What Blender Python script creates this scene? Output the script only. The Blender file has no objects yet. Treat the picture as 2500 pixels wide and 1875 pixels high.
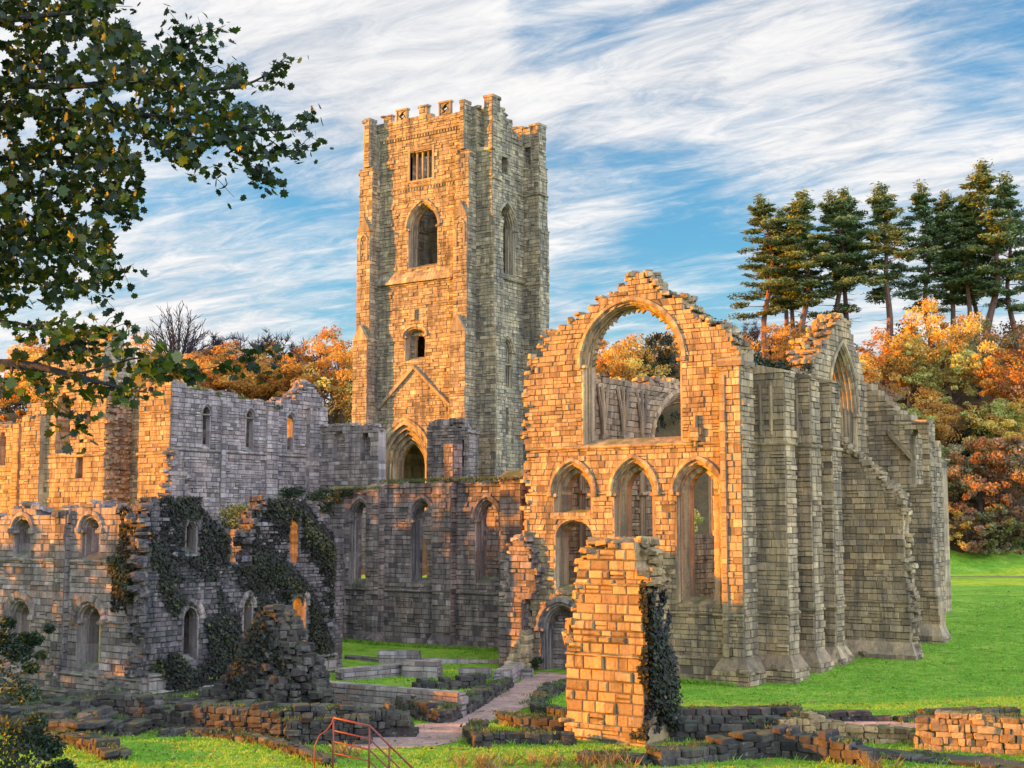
import bpy, bmesh, math, random
import numpy as np
from mathutils import Vector, Matrix
rnd = random.Random(11)
C = bpy.context.scene.collection
R = math.radians
CAM = (33.516, -71.288, 9.0)
PSI = R(34.65)
FWD = (-math.sin(PSI), math.cos(PSI)); RGT = (math.cos(PSI), math.sin(PSI))

# ---------------------------------------------------------------- terrain
def sstep(a, b, x):
    t = min(1, max(0, (x-a)/(b-a))); return t*t*(3-2*t)
def fr_of(x, y):
    dx, dy = x-CAM[0], y-CAM[1]
    return dx*FWD[0]+dy*FWD[1], dx*RGT[0]+dy*RGT[1]
def xy_of(fw, r):
    return CAM[0]+fw*FWD[0]+r*RGT[0], CAM[1]+fw*FWD[1]+r*RGT[1]
def ground_z(x, y):
    fw, r = fr_of(x, y)
    z = min(2.3, max(0, .055*y))
    if fw < 47: z += min(6.6, (47-fw)*.2 if fw > 27 else 4.0+(27-fw)*.11)
    z -= .6*math.exp(-((x+31)/9)**2-((y+25)/5)**2)
    k = sstep(-10, 40, r)
    z += sstep(150+25*k, 217+22*k, fw)*(24+11.5*k)
    z += .10*math.sin(x*.31+1)*math.sin(y*.27)*min(1, max(0, (fw-40)/20))*.5
    return z

# ---------------------------------------------------------------- mesh buffers
class Buf:
    def __init__(s): s.v = []; s.f = []; s.c = []
    def add(s, vs, fs, col):
        b = len(s.v); s.v.extend(vs); s.c.extend([col]*len(vs))
        s.f.extend([tuple(b+i for i in f) for f in fs])
def mk(name, b, mat, parent=None, smooth=False):
    me = bpy.data.meshes.new(name)
    o = bpy.data.objects.new(name, me); C.objects.link(o)
    ox, oy, oz = (0, 0, 0)
    if parent is not None:
        o.parent = parent; ox, oy, oz = parent['_w'] if '_w' in parent else (0, 0, 0)
    elif b.v:
        xs = [v[0] for v in b.v]; ys = [v[1] for v in b.v]
        ox, oy, oz = (min(xs)+max(xs))/2, (min(ys)+max(ys))/2, min(v[2] for v in b.v)
        o.location = (ox, oy, oz)
    o['_w'] = (ox, oy, oz)
    me.from_pydata([(v[0]-ox, v[1]-oy, v[2]-oz) for v in b.v], [], b.f)
    a = me.color_attributes.new('tint', 'FLOAT_COLOR', 'POINT')
    a.data.foreach_set('color', np.array(b.c, dtype=np.float32).ravel())
    if smooth: me.polygons.foreach_set('use_smooth', [True]*len(me.polygons))
    me.materials.append(mat); me.update()
    return o
def thing(name, loc, label, cat, group=None):
    o = bpy.data.objects.new(name, None); C.objects.link(o); o.location = loc
    o.empty_display_size = .5; o['_w'] = tuple(loc)
    return tag(o, label, cat, group)
def tag(o, label=None, cat=None, group=None, kind=None):
    if label: o['label'] = label
    if cat: o['category'] = cat
    if group: o['group'] = group
    if kind: o['kind'] = kind
    return o
def col(t=None): return (rnd.random() if t is None else t, 0, rnd.random(), 1)
MORT = (.5, 1, .5, 1)

# frames: s runs along the wall, d sticks out of its face
def fS(n): return (0, n, 1, 0, 0, -1)
def fN(n): return (0, n, 1, 0, 0, 1)
def fE(e): return (e, 0, 0, 1, 1, 0)
def fW(e): return (e, 0, 0, 1, -1, 0)
def fline(p, q):
    dx, dy = q[0]-p[0], q[1]-p[1]; l = math.hypot(dx, dy); dx /= l; dy /= l
    return (p[0], p[1], dx, dy, dy, -dx)
def W(f, s, z, d=0.0): return (f[0]+s*f[2]+d*f[4], f[1]+s*f[3]+d*f[5], z)

def crossings(polys, z):
    xs = []
    for k, P in enumerate(polys):
        n = len(P)
        for i in range(n):
            a, b = P[i], P[(i+1) % n]
            if (a[1] <= z) != (b[1] <= z):
                s = a[0]+(z-a[1])*(b[0]-a[0])/(b[1]-a[1])
                xs.append((s, k, a, b))
    xs.sort(key=lambda t: t[0]); return xs
def edge_at(e, z):
    a, b = e[2], e[3]
    lo, hi = min(a[1], b[1]), max(a[1], b[1]); z = min(hi, max(lo, z))
    return a[0]+(z-a[1])*(b[0]-a[0])/(b[1]-a[1])
def block(b, f, q, d, ch, c):
    # q = (sl0, sr0, sl1, sr1, z0, z1): a dressed stone standing proud of the bed
    sl0, sr0, sl1, sr1, z0, z1 = q
    j = lambda: rnd.uniform(-.2, .2)*ch
    c0 = ch
    o = [W(f, sl0, z0), W(f, sr0, z0), W(f, sr1, z1), W(f, sl1, z1)]
    t0, t1, t2, t3 = [d*rnd.uniform(.65, 1.15) for _ in range(4)]
    m = [W(f, sl0+.3*c0, z0+.3*c0, d*.65), W(f, sr0-.3*c0, z0+.3*c0, d*.65), W(f, sr1-.3*c0, z1-.3*c0, d*.65), W(f, sl1+.3*c0, z1-.3*c0, d*.65)]
    i = [W(f, sl0+c0+j(), z0+c0+j(), t0), W(f, sr0-c0+j(), z0+c0+j(), t1), W(f, sr1-c0+j(), z1-c0+j(), t2), W(f, sl1+c0+j(), z1-c0+j(), t3)]
    fs = [(8, 9, 10, 11)]
    for k in range(4):
        n = (k+1) % 4
        fs += [(k, n, 4+n, 4+k), (4+k, 4+n, 8+n, 8+k)]
    b.add(o+m+i, fs, c)
CRUMBS = []
def wall(b, f, outer, holes=(), th=1.0, ch=.38, bl=.65, jit=.05, rag=.14, missing=.015, chf=.026, gap=.012, back=False, crumb=None):
    crumb = (rag >= .12 and th > .3) if crumb is None else crumb
    polys = [outer]+list(holes)
    zmin = min(p[1] for p in outer); zmax = max(p[1] for p in outer)
    z = zmin
    while z < zmax-.03:
        h = ch*rnd.choice((rnd.uniform(.62, .85), rnd.uniform(.85, 1.3), rnd.uniform(.9, 1.2))); z1 = min(zmax, z+h)
        if zmax-z1 < .12: z1 = zmax
        xs = crossings(polys, (z+z1)/2)
        for i in range(0, len(xs)-1, 2):
            ends = []
            for e, sg in ((xs[i], -1), (xs[i+1], 1)):
                vert = abs(e[2][0]-e[3][0]) < 1e-6
                if e[1] == 0 and not vert:
                    s = e[0]+rnd.uniform(-rag, rag); ends.append((s, s))
                else: ends.append((edge_at(e, z+.001), edge_at(e, z1-.001)))
            (l0, l1), (r0, r1) = ends
            if crumb:
                top = z1 >= zmax-.01
                for e, sx in ((xs[i], l0), (xs[i+1], r0)):
                    if e[1] == 0 and abs(e[2][0]-e[3][0]) > .02:
                        for q in range(max(2, int(th/.3))):
                            p = W(f, sx+rnd.uniform(-.1, .12), z1+rnd.uniform(-.12, .1), -th*rnd.random()); stone(b, *p, rnd.uniform(.12, .3), rnd.uniform(.14, .28), rnd.uniform(.07, .17), rnd.uniform(0, 3), .24); CRUMBS.append(p)
                nx = crossings([outer], min(zmax-.001, z1+.12)); sx = l1
                while sx < r1:
                    cov = any(nx[q][0] <= sx <= nx[q+1][0] for q in range(0, len(nx)-1, 2)) and not top
                    if not cov:
                        hid = any(min(p[0] for p in H) < sx < max(p[0] for p in H) and min(p[1] for p in H) <= z1+.3 <= max(p[1] for p in H) for H in holes)
                        if not hid and rnd.random() < .7:
                            p = W(f, sx, z1+rnd.uniform(-.06, .06), -th*rnd.random()); stone(b, *p, rnd.uniform(.15, .36), rnd.uniform(.14, .3), rnd.uniform(.06, .17), rnd.uniform(0, 3), .24); CRUMBS.append(p)
                    sx += rnd.uniform(.15, .45)
            if min(r0-l0, r1-l1) < .04:
                continue
            vs = [W(f, l0, z), W(f, r0, z), W(f, r1, z1), W(f, l1, z1), W(f, l0, z, -th), W(f, r0, z, -th), W(f, r1, z1, -th), W(f, l1, z1, -th)]
            b.add(vs[:4], [(0, 1, 2, 3)], MORT)
            b.add(vs, [(4, 7, 6, 5), (0, 3, 7, 4), (1, 5, 6, 2), (3, 2, 6, 7), (0, 4, 5, 1)], col())
            n = max(1, round(((r0+r1)-(l0+l1))/2/bl)); cuts = [0]
            if n > 1:
                w = [rnd.uniform(.55, 1.45) for _ in range(n)]; t = sum(w); a = 0
                for q in w[:-1]: a += q/t; cuts.append(a)
            cuts.append(1)
            for k in range(len(cuts)-1):
                if rnd.random() < missing: continue
                g0 = gap; ta, tb = cuts[k], cuts[k+1]
                q = (l0+(r0-l0)*ta+g0, l0+(r0-l0)*tb-g0, l1+(r1-l1)*ta+g0, l1+(r1-l1)*tb-g0, z+gap, z1-gap)
                if min(q[1]-q[0], q[3]-q[2]) < .05: continue
                dd = .02+abs(rnd.gauss(0, jit)) if rnd.random() < .9 else .02+jit*2
                cc = min(chf, (z1-z)*.25, (q[1]-q[0])*.25, (q[3]-q[2])*.25)
                if rnd.random() < .13 and q[5]-q[4] > .28 and abs(q[0]-q[2]) < .02 and abs(q[1]-q[3]) < .02:
                    zm = q[4]+(q[5]-q[4])*rnd.uniform(.4, .6)
                    block(b, f, q[:4]+(q[4], zm-gap), min(dd, .16), cc*.8, col()); block(b, f, q[:4]+(zm+gap, q[5]), min(dd*rnd.uniform(.6, 1.2), .16), cc*.8, col())
                else: block(b, f, q, min(dd, .16), cc, col())
                if back:
                    fb = (f[0]-f[4]*th, f[1]-f[5]*th, f[2], f[3], -f[4], -f[5])
                    block(b, fb, q, min(dd, .16), cc, col())
        z = z1
def rect(s0, s1, z0, z1): return [(s0, z0), (s1, z0), (s1, z1), (s0, z1)]
def arch_curve(sc, w, zs, za, n=10):
    h = za-zs; P = []
    if h >= w*.98:
        Rr = (w*w+h*h)/(2*w); a1 = math.atan2(h, Rr-w)
        for i in range(n+1):
            a = a1*i/n; P.append((sc-w+Rr-Rr*math.cos(a), zs+Rr*math.sin(a)))
        P += [(2*sc-p[0], p[1]) for p in P[-2::-1]]
    else:
        for i in range(2*n+1):
            a = math.pi*i/(2*n); P.append((sc-w*math.cos(a), zs+h*math.sin(a)))
    return P
def arch(sc, w, z0, zs, za, n=10):
    return [(sc-w, z0)]+arch_curve(sc, w, zs, za, n)+[(sc+w, z0)]
def sweep(b, f, pts, prof, closed=True, t=None, cap=True, vo=1):
    n = len(pts); N = []
    for i in range(n):
        a = pts[max(0, i-1)]; c = pts[min(n-1, i+1)]
        if 0 < i < n-1:
            t1 = Vector((pts[i][0]-a[0], pts[i][1]-a[1])); t2 = Vector((c[0]-pts[i][0], c[1]-pts[i][1]))
            t1.normalize(); t2.normalize(); tt = t1+t2
            if tt.length < 1e-6: tt = t1
            tt.normalize(); sc = 1/max(.5, (tt.dot(t1)))
        else:
            tt = Vector((c[0]-a[0], c[1]-a[1])); tt.normalize(); sc = 1
        N.append((-tt.y*sc, tt.x*sc))
    rings = [[W(f, p[0]+nn[0]*o, p[1]+nn[1]*o, d) for o, d in prof] for p, nn in zip(pts, N)]
    m = len(prof); cc = col(t)
    for i in range(n-1):
        if i % vo == 0: cc = col(t)
        vs = rings[i]+rings[i+1]; fs = []
        for k in range(m if closed else m-1):
            k2 = (k+1) % m; fs.append((k, k2, m+k2, m+k))
        b.add(vs, fs, cc)
    if closed and cap:
        for r in (rings[0], rings[-1]): b.add(r, [tuple(range(m))], cc)
def roll(o, d, r, n=6): return [(o+r*math.cos(2*math.pi*k/n), d+r*math.sin(2*math.pi*k/n)) for k in range(n)]
def prism(b, pts, vec, c=None):
    n = len(pts); c = c or col()
    top = [(p[0]+vec[0], p[1]+vec[1], p[2]+vec[2]) for p in pts]
    b.add(list(pts)+top, [tuple(range(n)), tuple(range(2*n-1, n-1, -1))]+[(i, (i+1) % n, n+(i+1) % n, n+i) for i in range(n)], c)
def box(b, x0, x1, y0, y1, z0, z1, c=None):
    prism(b, [(x0, y0, z0), (x1, y0, z0), (x1, y1, z0), (x0, y1, z0)], (0, 0, z1-z0), c)
def string(b, f, s0, s1, z, h=.28, p=.16, step=1.1):
    s = s0
    while s < s1-.05:
        e = min(s1, s+step*rnd.uniform(.7, 1.3))
        if s1-e < .3: e = s1
        j = rnd.uniform(-.015, .015)
        P = [(-.05, z+j), (p*.75, z+.05+j), (p, z+h*.45+j), (p*.9, z+h*.6+j), (-.05, z+h+j)]
        A = [W(f, s+.006, q[1], q[0]) for q in P]; B = [W(f, e-.006, q[1], q[0]) for q in P]
        b.add(A+B, [(0, 1, 2, 3, 4), (9, 8, 7, 6, 5)]+[(i, (i+1) % 5, 5+(i+1) % 5, 5+i) for i in range(5)], col())
        s = e
def tube(b, pts, rad, n=6, c=None, cap=True):
    P = [Vector(p) for p in pts]; c = c or col()
    rad = rad if isinstance(rad, (list, tuple)) else [rad]*len(P)
    rings = []; up = None
    for i in range(len(P)):
        t = (P[min(i+1, len(P)-1)]-P[max(i-1, 0)])
        if t.length < 1e-9: t = Vector((0, 0, 1))
        t.normalize()
        if up is None: up = t.orthogonal().normalized()
        up = (up-t*up.dot(t)); up = up.normalized() if up.length > 1e-6 else t.orthogonal().normalized()
        w = t.cross(up)
        rings.append([tuple(P[i]+(up*math.cos(2*math.pi*k/n)+w*math.sin(2*math.pi*k/n))*rad[i]) for k in range(n)])
    vs = [v for r in rings for v in r]
    fs = [(i*n+k, i*n+(k+1) % n, (i+1)*n+(k+1) % n, (i+1)*n+k) for i in range(len(P)-1) for k in range(n)]
    if cap: fs += [tuple(range(n-1, -1, -1)), tuple((len(P)-1)*n+k for k in range(n))]
    b.add(vs, fs, c)
def stone(b, x, y, z, hx, hy, hz, yaw=0, jit=.18, c=None):
    ca, sa = math.cos(yaw), math.sin(yaw); vs = []
    tx, ty = rnd.uniform(-.12, .12), rnd.uniform(-.12, .12)
    for lev, ins in ((-1, .9), (-.7, 1.), (.7, 1.), (1, .88)):
        for px, py in ((-1, -.78), (-.84, -1), (.84, -1), (1, -.78), (1, .78), (.84, 1), (-.84, 1), (-1, .78)):
            X = hx*px*ins*(1+rnd.uniform(-jit, jit)); Y = hy*py*ins*(1+rnd.uniform(-jit, jit))
            Z = hz*(lev+rnd.uniform(-jit, jit)*.6)+X*tx+Y*ty
            vs.append((x+X*ca-Y*sa, y+X*sa+Y*ca, z+Z))
    fs = [tuple(range(7, -1, -1)), tuple(range(24, 32))]
    for l in range(3):
        for k in range(8): fs.append((l*8+k, l*8+(k+1) % 8, (l+1)*8+(k+1) % 8, (l+1)*8+k))
    b.add(vs, fs, c or col())
TOPS = []
def rubble_line(b, pts, th=.7, sz=.4, ch=.24, rag=.5):
    """dry-laid low wall along pts = [(x, y, height), ...]"""
    for (x0, y0, h0), (x1, y1, h1) in zip(pts[:-1], pts[1:]):
        L = math.hypot(x1-x0, y1-y0); yaw = math.atan2(y1-y0, x1-x0); nx, ny = -math.sin(yaw), math.cos(yaw)
        hm = max(h0, h1); z = 0; k = 0
        for q in range(max(1, int(L/.8))):
            ta, tb = q/max(1, int(L/.8)), (q+1)/max(1, int(L/.8)); P = []
            for t_ in (ta, tb):
                gx, gy = x0+(x1-x0)*t_, y0+(y1-y0)*t_; P.append((gx, gy, ground_z(gx, gy), (h0+(h1-h0)*t_)*(1-.28*rag)-.06))
            hw = th*.36; V = []
            for gx, gy, gz, hh_ in P: V += [(gx-nx*hw, gy-ny*hw, gz-.1), (gx+nx*hw, gy+ny*hw, gz-.1), (gx+nx*hw, gy+ny*hw, gz+max(.05, hh_)), (gx-nx*hw, gy-ny*hw, gz+max(.05, hh_))]
            b.add(V, [(0, 1, 2, 3), (7, 6, 5, 4), (0, 4, 5, 1), (1, 5, 6, 2), (2, 6, 7, 3), (3, 7, 4, 0)], MORT)
            for t_ in (ta, tb): TOPS.append((x0+(x1-x0)*t_, y0+(y1-y0)*t_, P[0][2]+h0+(h1-h0)*t_, th))
        while z < hm-.05:
            hh = ch*rnd.uniform(.8, 1.25); s = -sz*.3*rnd.random()
            while s < L:
                w = sz*rnd.choice((rnd.uniform(.35, .7), rnd.uniform(.7, 1.3), rnd.uniform(1.1, 1.9))); sm = s+w/2; t = min(1, max(0, sm/L)); hloc = h0+(h1-h0)*t
                if z+hh*.5 < hloc*(1+rnd.uniform(-.25, .2)*rag):
                    gx, gy = x0+(x1-x0)*t, y0+(y1-y0)*t; gz = ground_z(gx, gy)
                    for sd in (-1, 1):
                        d = th*.27*sd+rnd.uniform(-.05, .05)
                        stone(b, gx+nx*d, gy+ny*d, gz+z+hh/2-.03, w/2*.97, th*.27*rnd.uniform(.9, 1.15), hh/2*1.0, yaw+rnd.uniform(-.1, .1), .1)
                s += w
            z += hh*.95; k += 1

# ---------------------------------------------------------------- leaves
def quads(name, P, size, mat, parent=None, tint=None, asp=.65, flat=0., seed=0, nrm=None, loc=None):
    rg = np.random.default_rng(seed); P = np.asarray(P, float); n = len(P)
    a = rg.normal(size=(n, 3)); a[:, 2] *= (1-flat); a /= np.linalg.norm(a, axis=1)[:, None]
    c = rg.normal(size=(n, 3))
    if flat: c[:, 2] *= (1-flat)
    if nrm is not None:
        N = np.asarray(nrm, float)+rg.normal(size=(n, 3))*.45; N /= np.linalg.norm(N, axis=1)[:, None]
        a -= N*(a*N).sum(1)[:, None]; a /= np.linalg.norm(a, axis=1)[:, None]; c = np.cross(N, a)
    c -= a*(a*c).sum(1)[:, None]; c /= np.linalg.norm(c, axis=1)[:, None]
    s = (size*rg.uniform(.6, 1.35, n))[:, None]
    off = np.array(loc if loc is not None else (parent['_w'] if parent is not None else (0, 0, 0)))
    Q = np.stack([P-a*s*.5, P-c*s*.5*asp+a*s*.05, P+a*s*.5, P+c*s*.5*asp+a*s*.05], 1)-off
    me = bpy.data.meshes.new(name)
    me.vertices.add(4*n); me.vertices.foreach_set('co', Q.reshape(-1).astype(np.float32))
    me.loops.add(4*n); me.loops.foreach_set('vertex_index', np.arange(4*n, dtype=np.int32))
    me.polygons.add(n); me.polygons.foreach_set('loop_start', np.arange(0, 4*n, 4, dtype=np.int32))
    me.update(calc_edges=True); me.validate()
    t = rg.random(n) if tint is None else np.asarray(tint)
    cl = np.ones((n, 4, 4), np.float32); cl[:, :, 0] = t[:, None]; cl[:, :, 1] = 0; cl[:, :, 2] = rg.random(n)[:, None]
    at = me.color_attributes.new('tint', 'FLOAT_COLOR', 'POINT'); at.data.foreach_set('color', cl.ravel())
    me.materials.append(mat)
    o = bpy.data.objects.new(name, me); C.objects.link(o)
    o['_w'] = tuple(float(v) for v in off)
    if parent is not None: o.parent = parent
    else: o.location = tuple(float(v) for v in off)
    return o

# ---------------------------------------------------------------- materials
class NT:
    def __init__(s, name):
        s.m = bpy.data.materials.new(name); s.m.use_nodes = True; s.t = s.m.node_tree; s.t.nodes.clear()
        s.out = s.n('ShaderNodeOutputMaterial')
    def n(s, ty, **k):
        nd = s.t.nodes.new(ty)
        for a, v in k.items(): setattr(nd, a, v)
        return nd
    def l(s, a, b): s.t.links.new(a, b)
    def noise(s, vec, scale, det=4, rough=.55, dist=0):
        q = s.n('ShaderNodeTexNoise'); q.inputs['Scale'].default_value = scale; q.inputs['Detail'].default_value = det
        q.inputs['Roughness'].default_value = rough; q.inputs['Distortion'].default_value = dist
        s.l(vec, q.inputs['Vector']); return q.outputs['Fac']
    def ramp(s, fac, stops, interp='LINEAR'):
        r = s.n('ShaderNodeValToRGB'); r.color_ramp.interpolation = interp; e = r.color_ramp.elements
        while len(e) < len(stops): e.new(.5)
        for q, (p, c) in zip(e, stops):
            q.position = p; q.color = tuple(c)+(1,) if len(c) == 3 else c
        s.l(fac, r.inputs['Fac']); return r.outputs['Color']
    def mix(s, fac, a, b, mode='MIX'):
        m = s.n('ShaderNodeMix', data_type='RGBA', blend_type=mode)
        for sock, v in ((m.inputs[0], fac), (m.inputs[6], a), (m.inputs[7], b)):
            if hasattr(v, 'is_linked') or hasattr(v, 'links'): s.l(v, sock)
            elif isinstance(v, (int, float)): sock.default_value = v
            else: sock.default_value = tuple(v)+(1,) if len(v) == 3 else v
        return m.outputs[2]
    def math(s, op, a, b=0.0, cl=False):
        m = s.n('ShaderNodeMath', operation=op, use_clamp=cl)
        for sock, v in ((m.inputs[0], a), (m.inputs[1], b)):
            if hasattr(v, 'links'): s.l(v, sock)
            else: sock.default_value = v
        return m.outputs[0]
    def mapr(s, v, a, b, c=0., d=1.):
        m = s.n('ShaderNodeMapRange'); s.l(v, m.inputs[0])
        for i, q in enumerate((a, b, c, d)): m.inputs[i+1].default_value = q
        return m.outputs[0]
def gray(x): return (x, x, x)
def stone_mat(name, cols, stain=.5, staincol=(.07, .062, .05), moss=.5, mortar=(.2, .16, .12), mosscol=(.035, .055, .012), bump=.5, fine=7., gate=.62):
    t = NT(name)
    geo = t.n('ShaderNodeNewGeometry'); pos = geo.outputs['Position']
    at = t.n('ShaderNodeAttribute', attribute_name='tint'); sp = t.n('ShaderNodeSeparateColor'); t.l(at.outputs['Color'], sp.inputs[0])
    k = len(cols)-1
    base = t.ramp(sp.outputs[0], [(i/k, c) for i, c in enumerate(cols)])
    nf = t.noise(pos, fine, 6, .65)
    base = t.mix(1., base, t.ramp(nf, [(.25, gray(.42)), (.42, gray(.9)), (.6, gray(1.05)), (.8, gray(1.3))]), 'MULTIPLY')
    base = t.mix(1., base, t.ramp(sp.outputs[2], [(0, gray(.62)), (.25, gray(.9)), (.7, gray(1.05)), (1, gray(1.22))]), 'MULTIPLY')
    big = t.noise(pos, .35, 5, .6)
    base = t.mix(1., base, t.ramp(big, [(.3, (.78, .8, .84)), (.55, (1, 1, 1)), (.75, (1.12, 1.02, .9))]), 'MULTIPLY')
    mp = t.n('ShaderNodeMapping'); mp.inputs['Scale'].default_value = (1.3, 1.3, .16); t.l(pos, mp.inputs['Vector'])
    st = t.noise(mp.outputs[0], 1.0, 6, .7)
    sm = t.math('MULTIPLY', t.mapr(st, gate-.14, gate+.1), stain)
    base = t.mix(sm, base, staincol)
    mp2 = t.n('ShaderNodeMapping'); mp2.inputs['Scale'].default_value = (2.6, 2.6, .22); mp2.inputs['Location'].default_value = (7, 3, 1); t.l(pos, mp2.inputs['Vector'])
    s2 = t.noise(mp2.outputs[0], 1.3, 5, .7)
    base = t.mix(1., base, t.ramp(s2, [(.3, (.52, .52, .55)), (.45, (.92, .92, .93)), (.6, (1.05, 1.04, 1.02)), (.72, (1.3, 1.28, 1.25))]), 'MULTIPLY')
    lich = t.mapr(t.noise(pos, 3.2, 5, .7), .62, .7)
    base = t.mix(t.math('MULTIPLY', lich, .35), base, (.42, .4, .33))
    base = t.mix(t.math('MULTIPLY', sp.outputs[1], .8), base, mortar)
    sn = t.n('ShaderNodeSeparateXYZ'); t.l(geo.outputs['True Normal'], sn.inputs[0])
    mm = t.math('MULTIPLY', t.mapr(sn.outputs[2], .5, .85), t.mapr(t.noise(pos, 1.1, 4), .38, .6))
    base = t.mix(t.math('MULTIPLY', mm, moss), base, t.mix(t.noise(pos, 5, 3), mosscol, tuple(2.2*q for q in mosscol)))
    p = t.n('ShaderNodeBsdfPrincipled'); t.l(base, p.inputs['Base Color'])
    p.inputs['Roughness'].default_value = .92; p.inputs['Specular IOR Level'].default_value = .25
    bp = t.n('ShaderNodeBump'); bp.inputs['Strength'].default_value = bump; bp.inputs['Distance'].default_value = .06
    hh = t.math('ADD', t.math('MULTIPLY', nf, .7), t.math('MULTIPLY', t.noise(pos, fine*3.1, 4, .7), .45))
    t.l(hh, bp.inputs['Height']); t.l(bp.outputs[0], p.inputs['Normal'])
    t.l(p.outputs[0], t.out.inputs[0]); return t.m
def leaf_mat(name, stops, obj=False, trans=.3, rough=.55):
    t = NT(name)
    at = t.n('ShaderNodeAttribute', attribute_name='tint'); sp = t.n('ShaderNodeSeparateColor'); t.l(at.outputs['Color'], sp.inputs[0])
    base = t.ramp(sp.outputs[0], stops)
    if obj:
        oi = t.n('ShaderNodeObjectInfo'); base = t.mix(1., oi.outputs['Color'], base, 'MULTIPLY')
    p = t.n('ShaderNodeBsdfPrincipled'); t.l(base, p.inputs['Base Color']); p.inputs['Roughness'].default_value = rough
    p.inputs['Specular IOR Level'].default_value = .3
    tr = t.n('ShaderNodeBsdfTranslucent'); t.l(base, tr.inputs['Color'])
    mx = t.n('ShaderNodeMixShader'); mx.inputs[0].default_value = trans
    t.l(p.outputs[0], mx.inputs[1]); t.l(tr.outputs[0], mx.inputs[2]); t.l(mx.outputs[0], t.out.inputs[0]); return t.m
def bark_mat(name, a, b):
    t = NT(name); geo = t.n('ShaderNodeNewGeometry')
    mp = t.n('ShaderNodeMapping'); mp.inputs['Scale'].default_value = (4, 4, .8); t.l(geo.outputs['Position'], mp.inputs['Vector'])
    nz = t.noise(mp.outputs[0], 2, 5, .6)
    p = t.n('ShaderNodeBsdfPrincipled'); t.l(t.mix(nz, a, b), p.inputs['Base Color']); p.inputs['Roughness'].default_value = .9
    bp = t.n('ShaderNodeBump'); bp.inputs['Strength'].default_value = .6; bp.inputs['Distance'].default_value = .05
    t.l(nz, bp.inputs['Height']); t.l(bp.outputs[0], p.inputs['Normal']); t.l(p.outputs[0], t.out.inputs[0]); return t.m
def ground_mat(name, cols, scale=.5, fine=9., bump=.5, bd=.08, streak=(1, 1, 1)):
    t = NT(name); geo = t.n('ShaderNodeNewGeometry'); pos = geo.outputs['Position']
    mp = t.n('ShaderNodeMapping'); mp.inputs['Scale'].default_value = streak; t.l(pos, mp.inputs['Vector'])
    a = t.noise(mp.outputs[0], scale, 6, .68); f = t.noise(mp.outputs[0], fine, 6, .7); m2 = t.noise(pos, scale*5, 4, .6)
    k = len(cols)-1
    base = t.ramp(t.math('ADD', t.math('MULTIPLY', a, .6), t.math('MULTIPLY', m2, .4)), [(.3+.4*i/k, c) for i, c in enumerate(cols)])
    base = t.mix(1., base, t.ramp(f, [(.28, gray(.45)), (.5, gray(1)), (.75, gray(1.4))]), 'MULTIPLY')
    mid_ = t.noise(pos, scale*2.2, 5, .7, .6)
    base = t.mix(1., base, t.ramp(mid_, [(.28, (.5, .58, .5)), (.43, (.88, .92, .85)), (.58, (1.08, 1.04, 1.)), (.72, (1.45, 1.15, 1.2))]), 'MULTIPLY')
    p = t.n('ShaderNodeBsdfPrincipled'); t.l(base, p.inputs['Base Color']); p.inputs['Roughness'].default_value = .95
    p.inputs['Specular IOR Level'].default_value = .15
    bp = t.n('ShaderNodeBump'); bp.inputs['Strength'].default_value = bump; bp.inputs['Distance'].default_value = bd
    t.l(t.math('ADD', f, t.math('MULTIPLY', m2, .8)), bp.inputs['Height']); t.l(bp.outputs[0], p.inputs['Normal']); t.l(p.outputs[0], t.out.inputs[0]); return t.m

M = {}
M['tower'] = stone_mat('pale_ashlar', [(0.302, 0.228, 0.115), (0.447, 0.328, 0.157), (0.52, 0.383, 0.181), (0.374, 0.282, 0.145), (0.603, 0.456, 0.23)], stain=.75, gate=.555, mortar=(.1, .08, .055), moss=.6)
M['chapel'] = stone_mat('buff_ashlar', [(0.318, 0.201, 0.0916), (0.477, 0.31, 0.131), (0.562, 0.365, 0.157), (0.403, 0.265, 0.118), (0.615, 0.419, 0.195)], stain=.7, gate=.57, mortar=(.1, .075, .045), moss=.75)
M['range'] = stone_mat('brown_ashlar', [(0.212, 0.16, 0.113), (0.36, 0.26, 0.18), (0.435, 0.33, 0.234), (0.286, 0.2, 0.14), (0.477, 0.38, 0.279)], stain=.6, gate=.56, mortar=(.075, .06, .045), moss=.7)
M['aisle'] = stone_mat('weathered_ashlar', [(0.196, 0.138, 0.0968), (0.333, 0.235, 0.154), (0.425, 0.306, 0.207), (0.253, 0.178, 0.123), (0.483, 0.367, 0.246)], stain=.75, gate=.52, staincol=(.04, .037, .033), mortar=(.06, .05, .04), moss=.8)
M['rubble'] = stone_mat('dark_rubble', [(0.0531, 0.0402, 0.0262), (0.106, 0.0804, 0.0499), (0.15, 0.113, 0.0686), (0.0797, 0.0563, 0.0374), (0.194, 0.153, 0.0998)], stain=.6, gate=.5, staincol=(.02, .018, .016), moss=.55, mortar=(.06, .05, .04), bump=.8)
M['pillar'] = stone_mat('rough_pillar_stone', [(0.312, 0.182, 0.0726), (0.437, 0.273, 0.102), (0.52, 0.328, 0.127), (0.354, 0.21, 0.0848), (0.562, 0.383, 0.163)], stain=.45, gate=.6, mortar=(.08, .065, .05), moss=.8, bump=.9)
M['grass'] = ground_mat('lawn', [(.1, .25, .012), (.18, .36, .02), (.29, .46, .035), (.48, .48, .09)], .25, 6., 1., .22)
M['wood_floor'] = ground_mat('woodland_floor', [(.05, .035, .015), (.1, .06, .02), (.08, .075, .03)], .1, 3.)
M['path'] = ground_mat('gravel', [(.2, .13, .09), (.4, .26, .18), (.52, .36, .26)], .5, 11., .9, .08)
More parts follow.
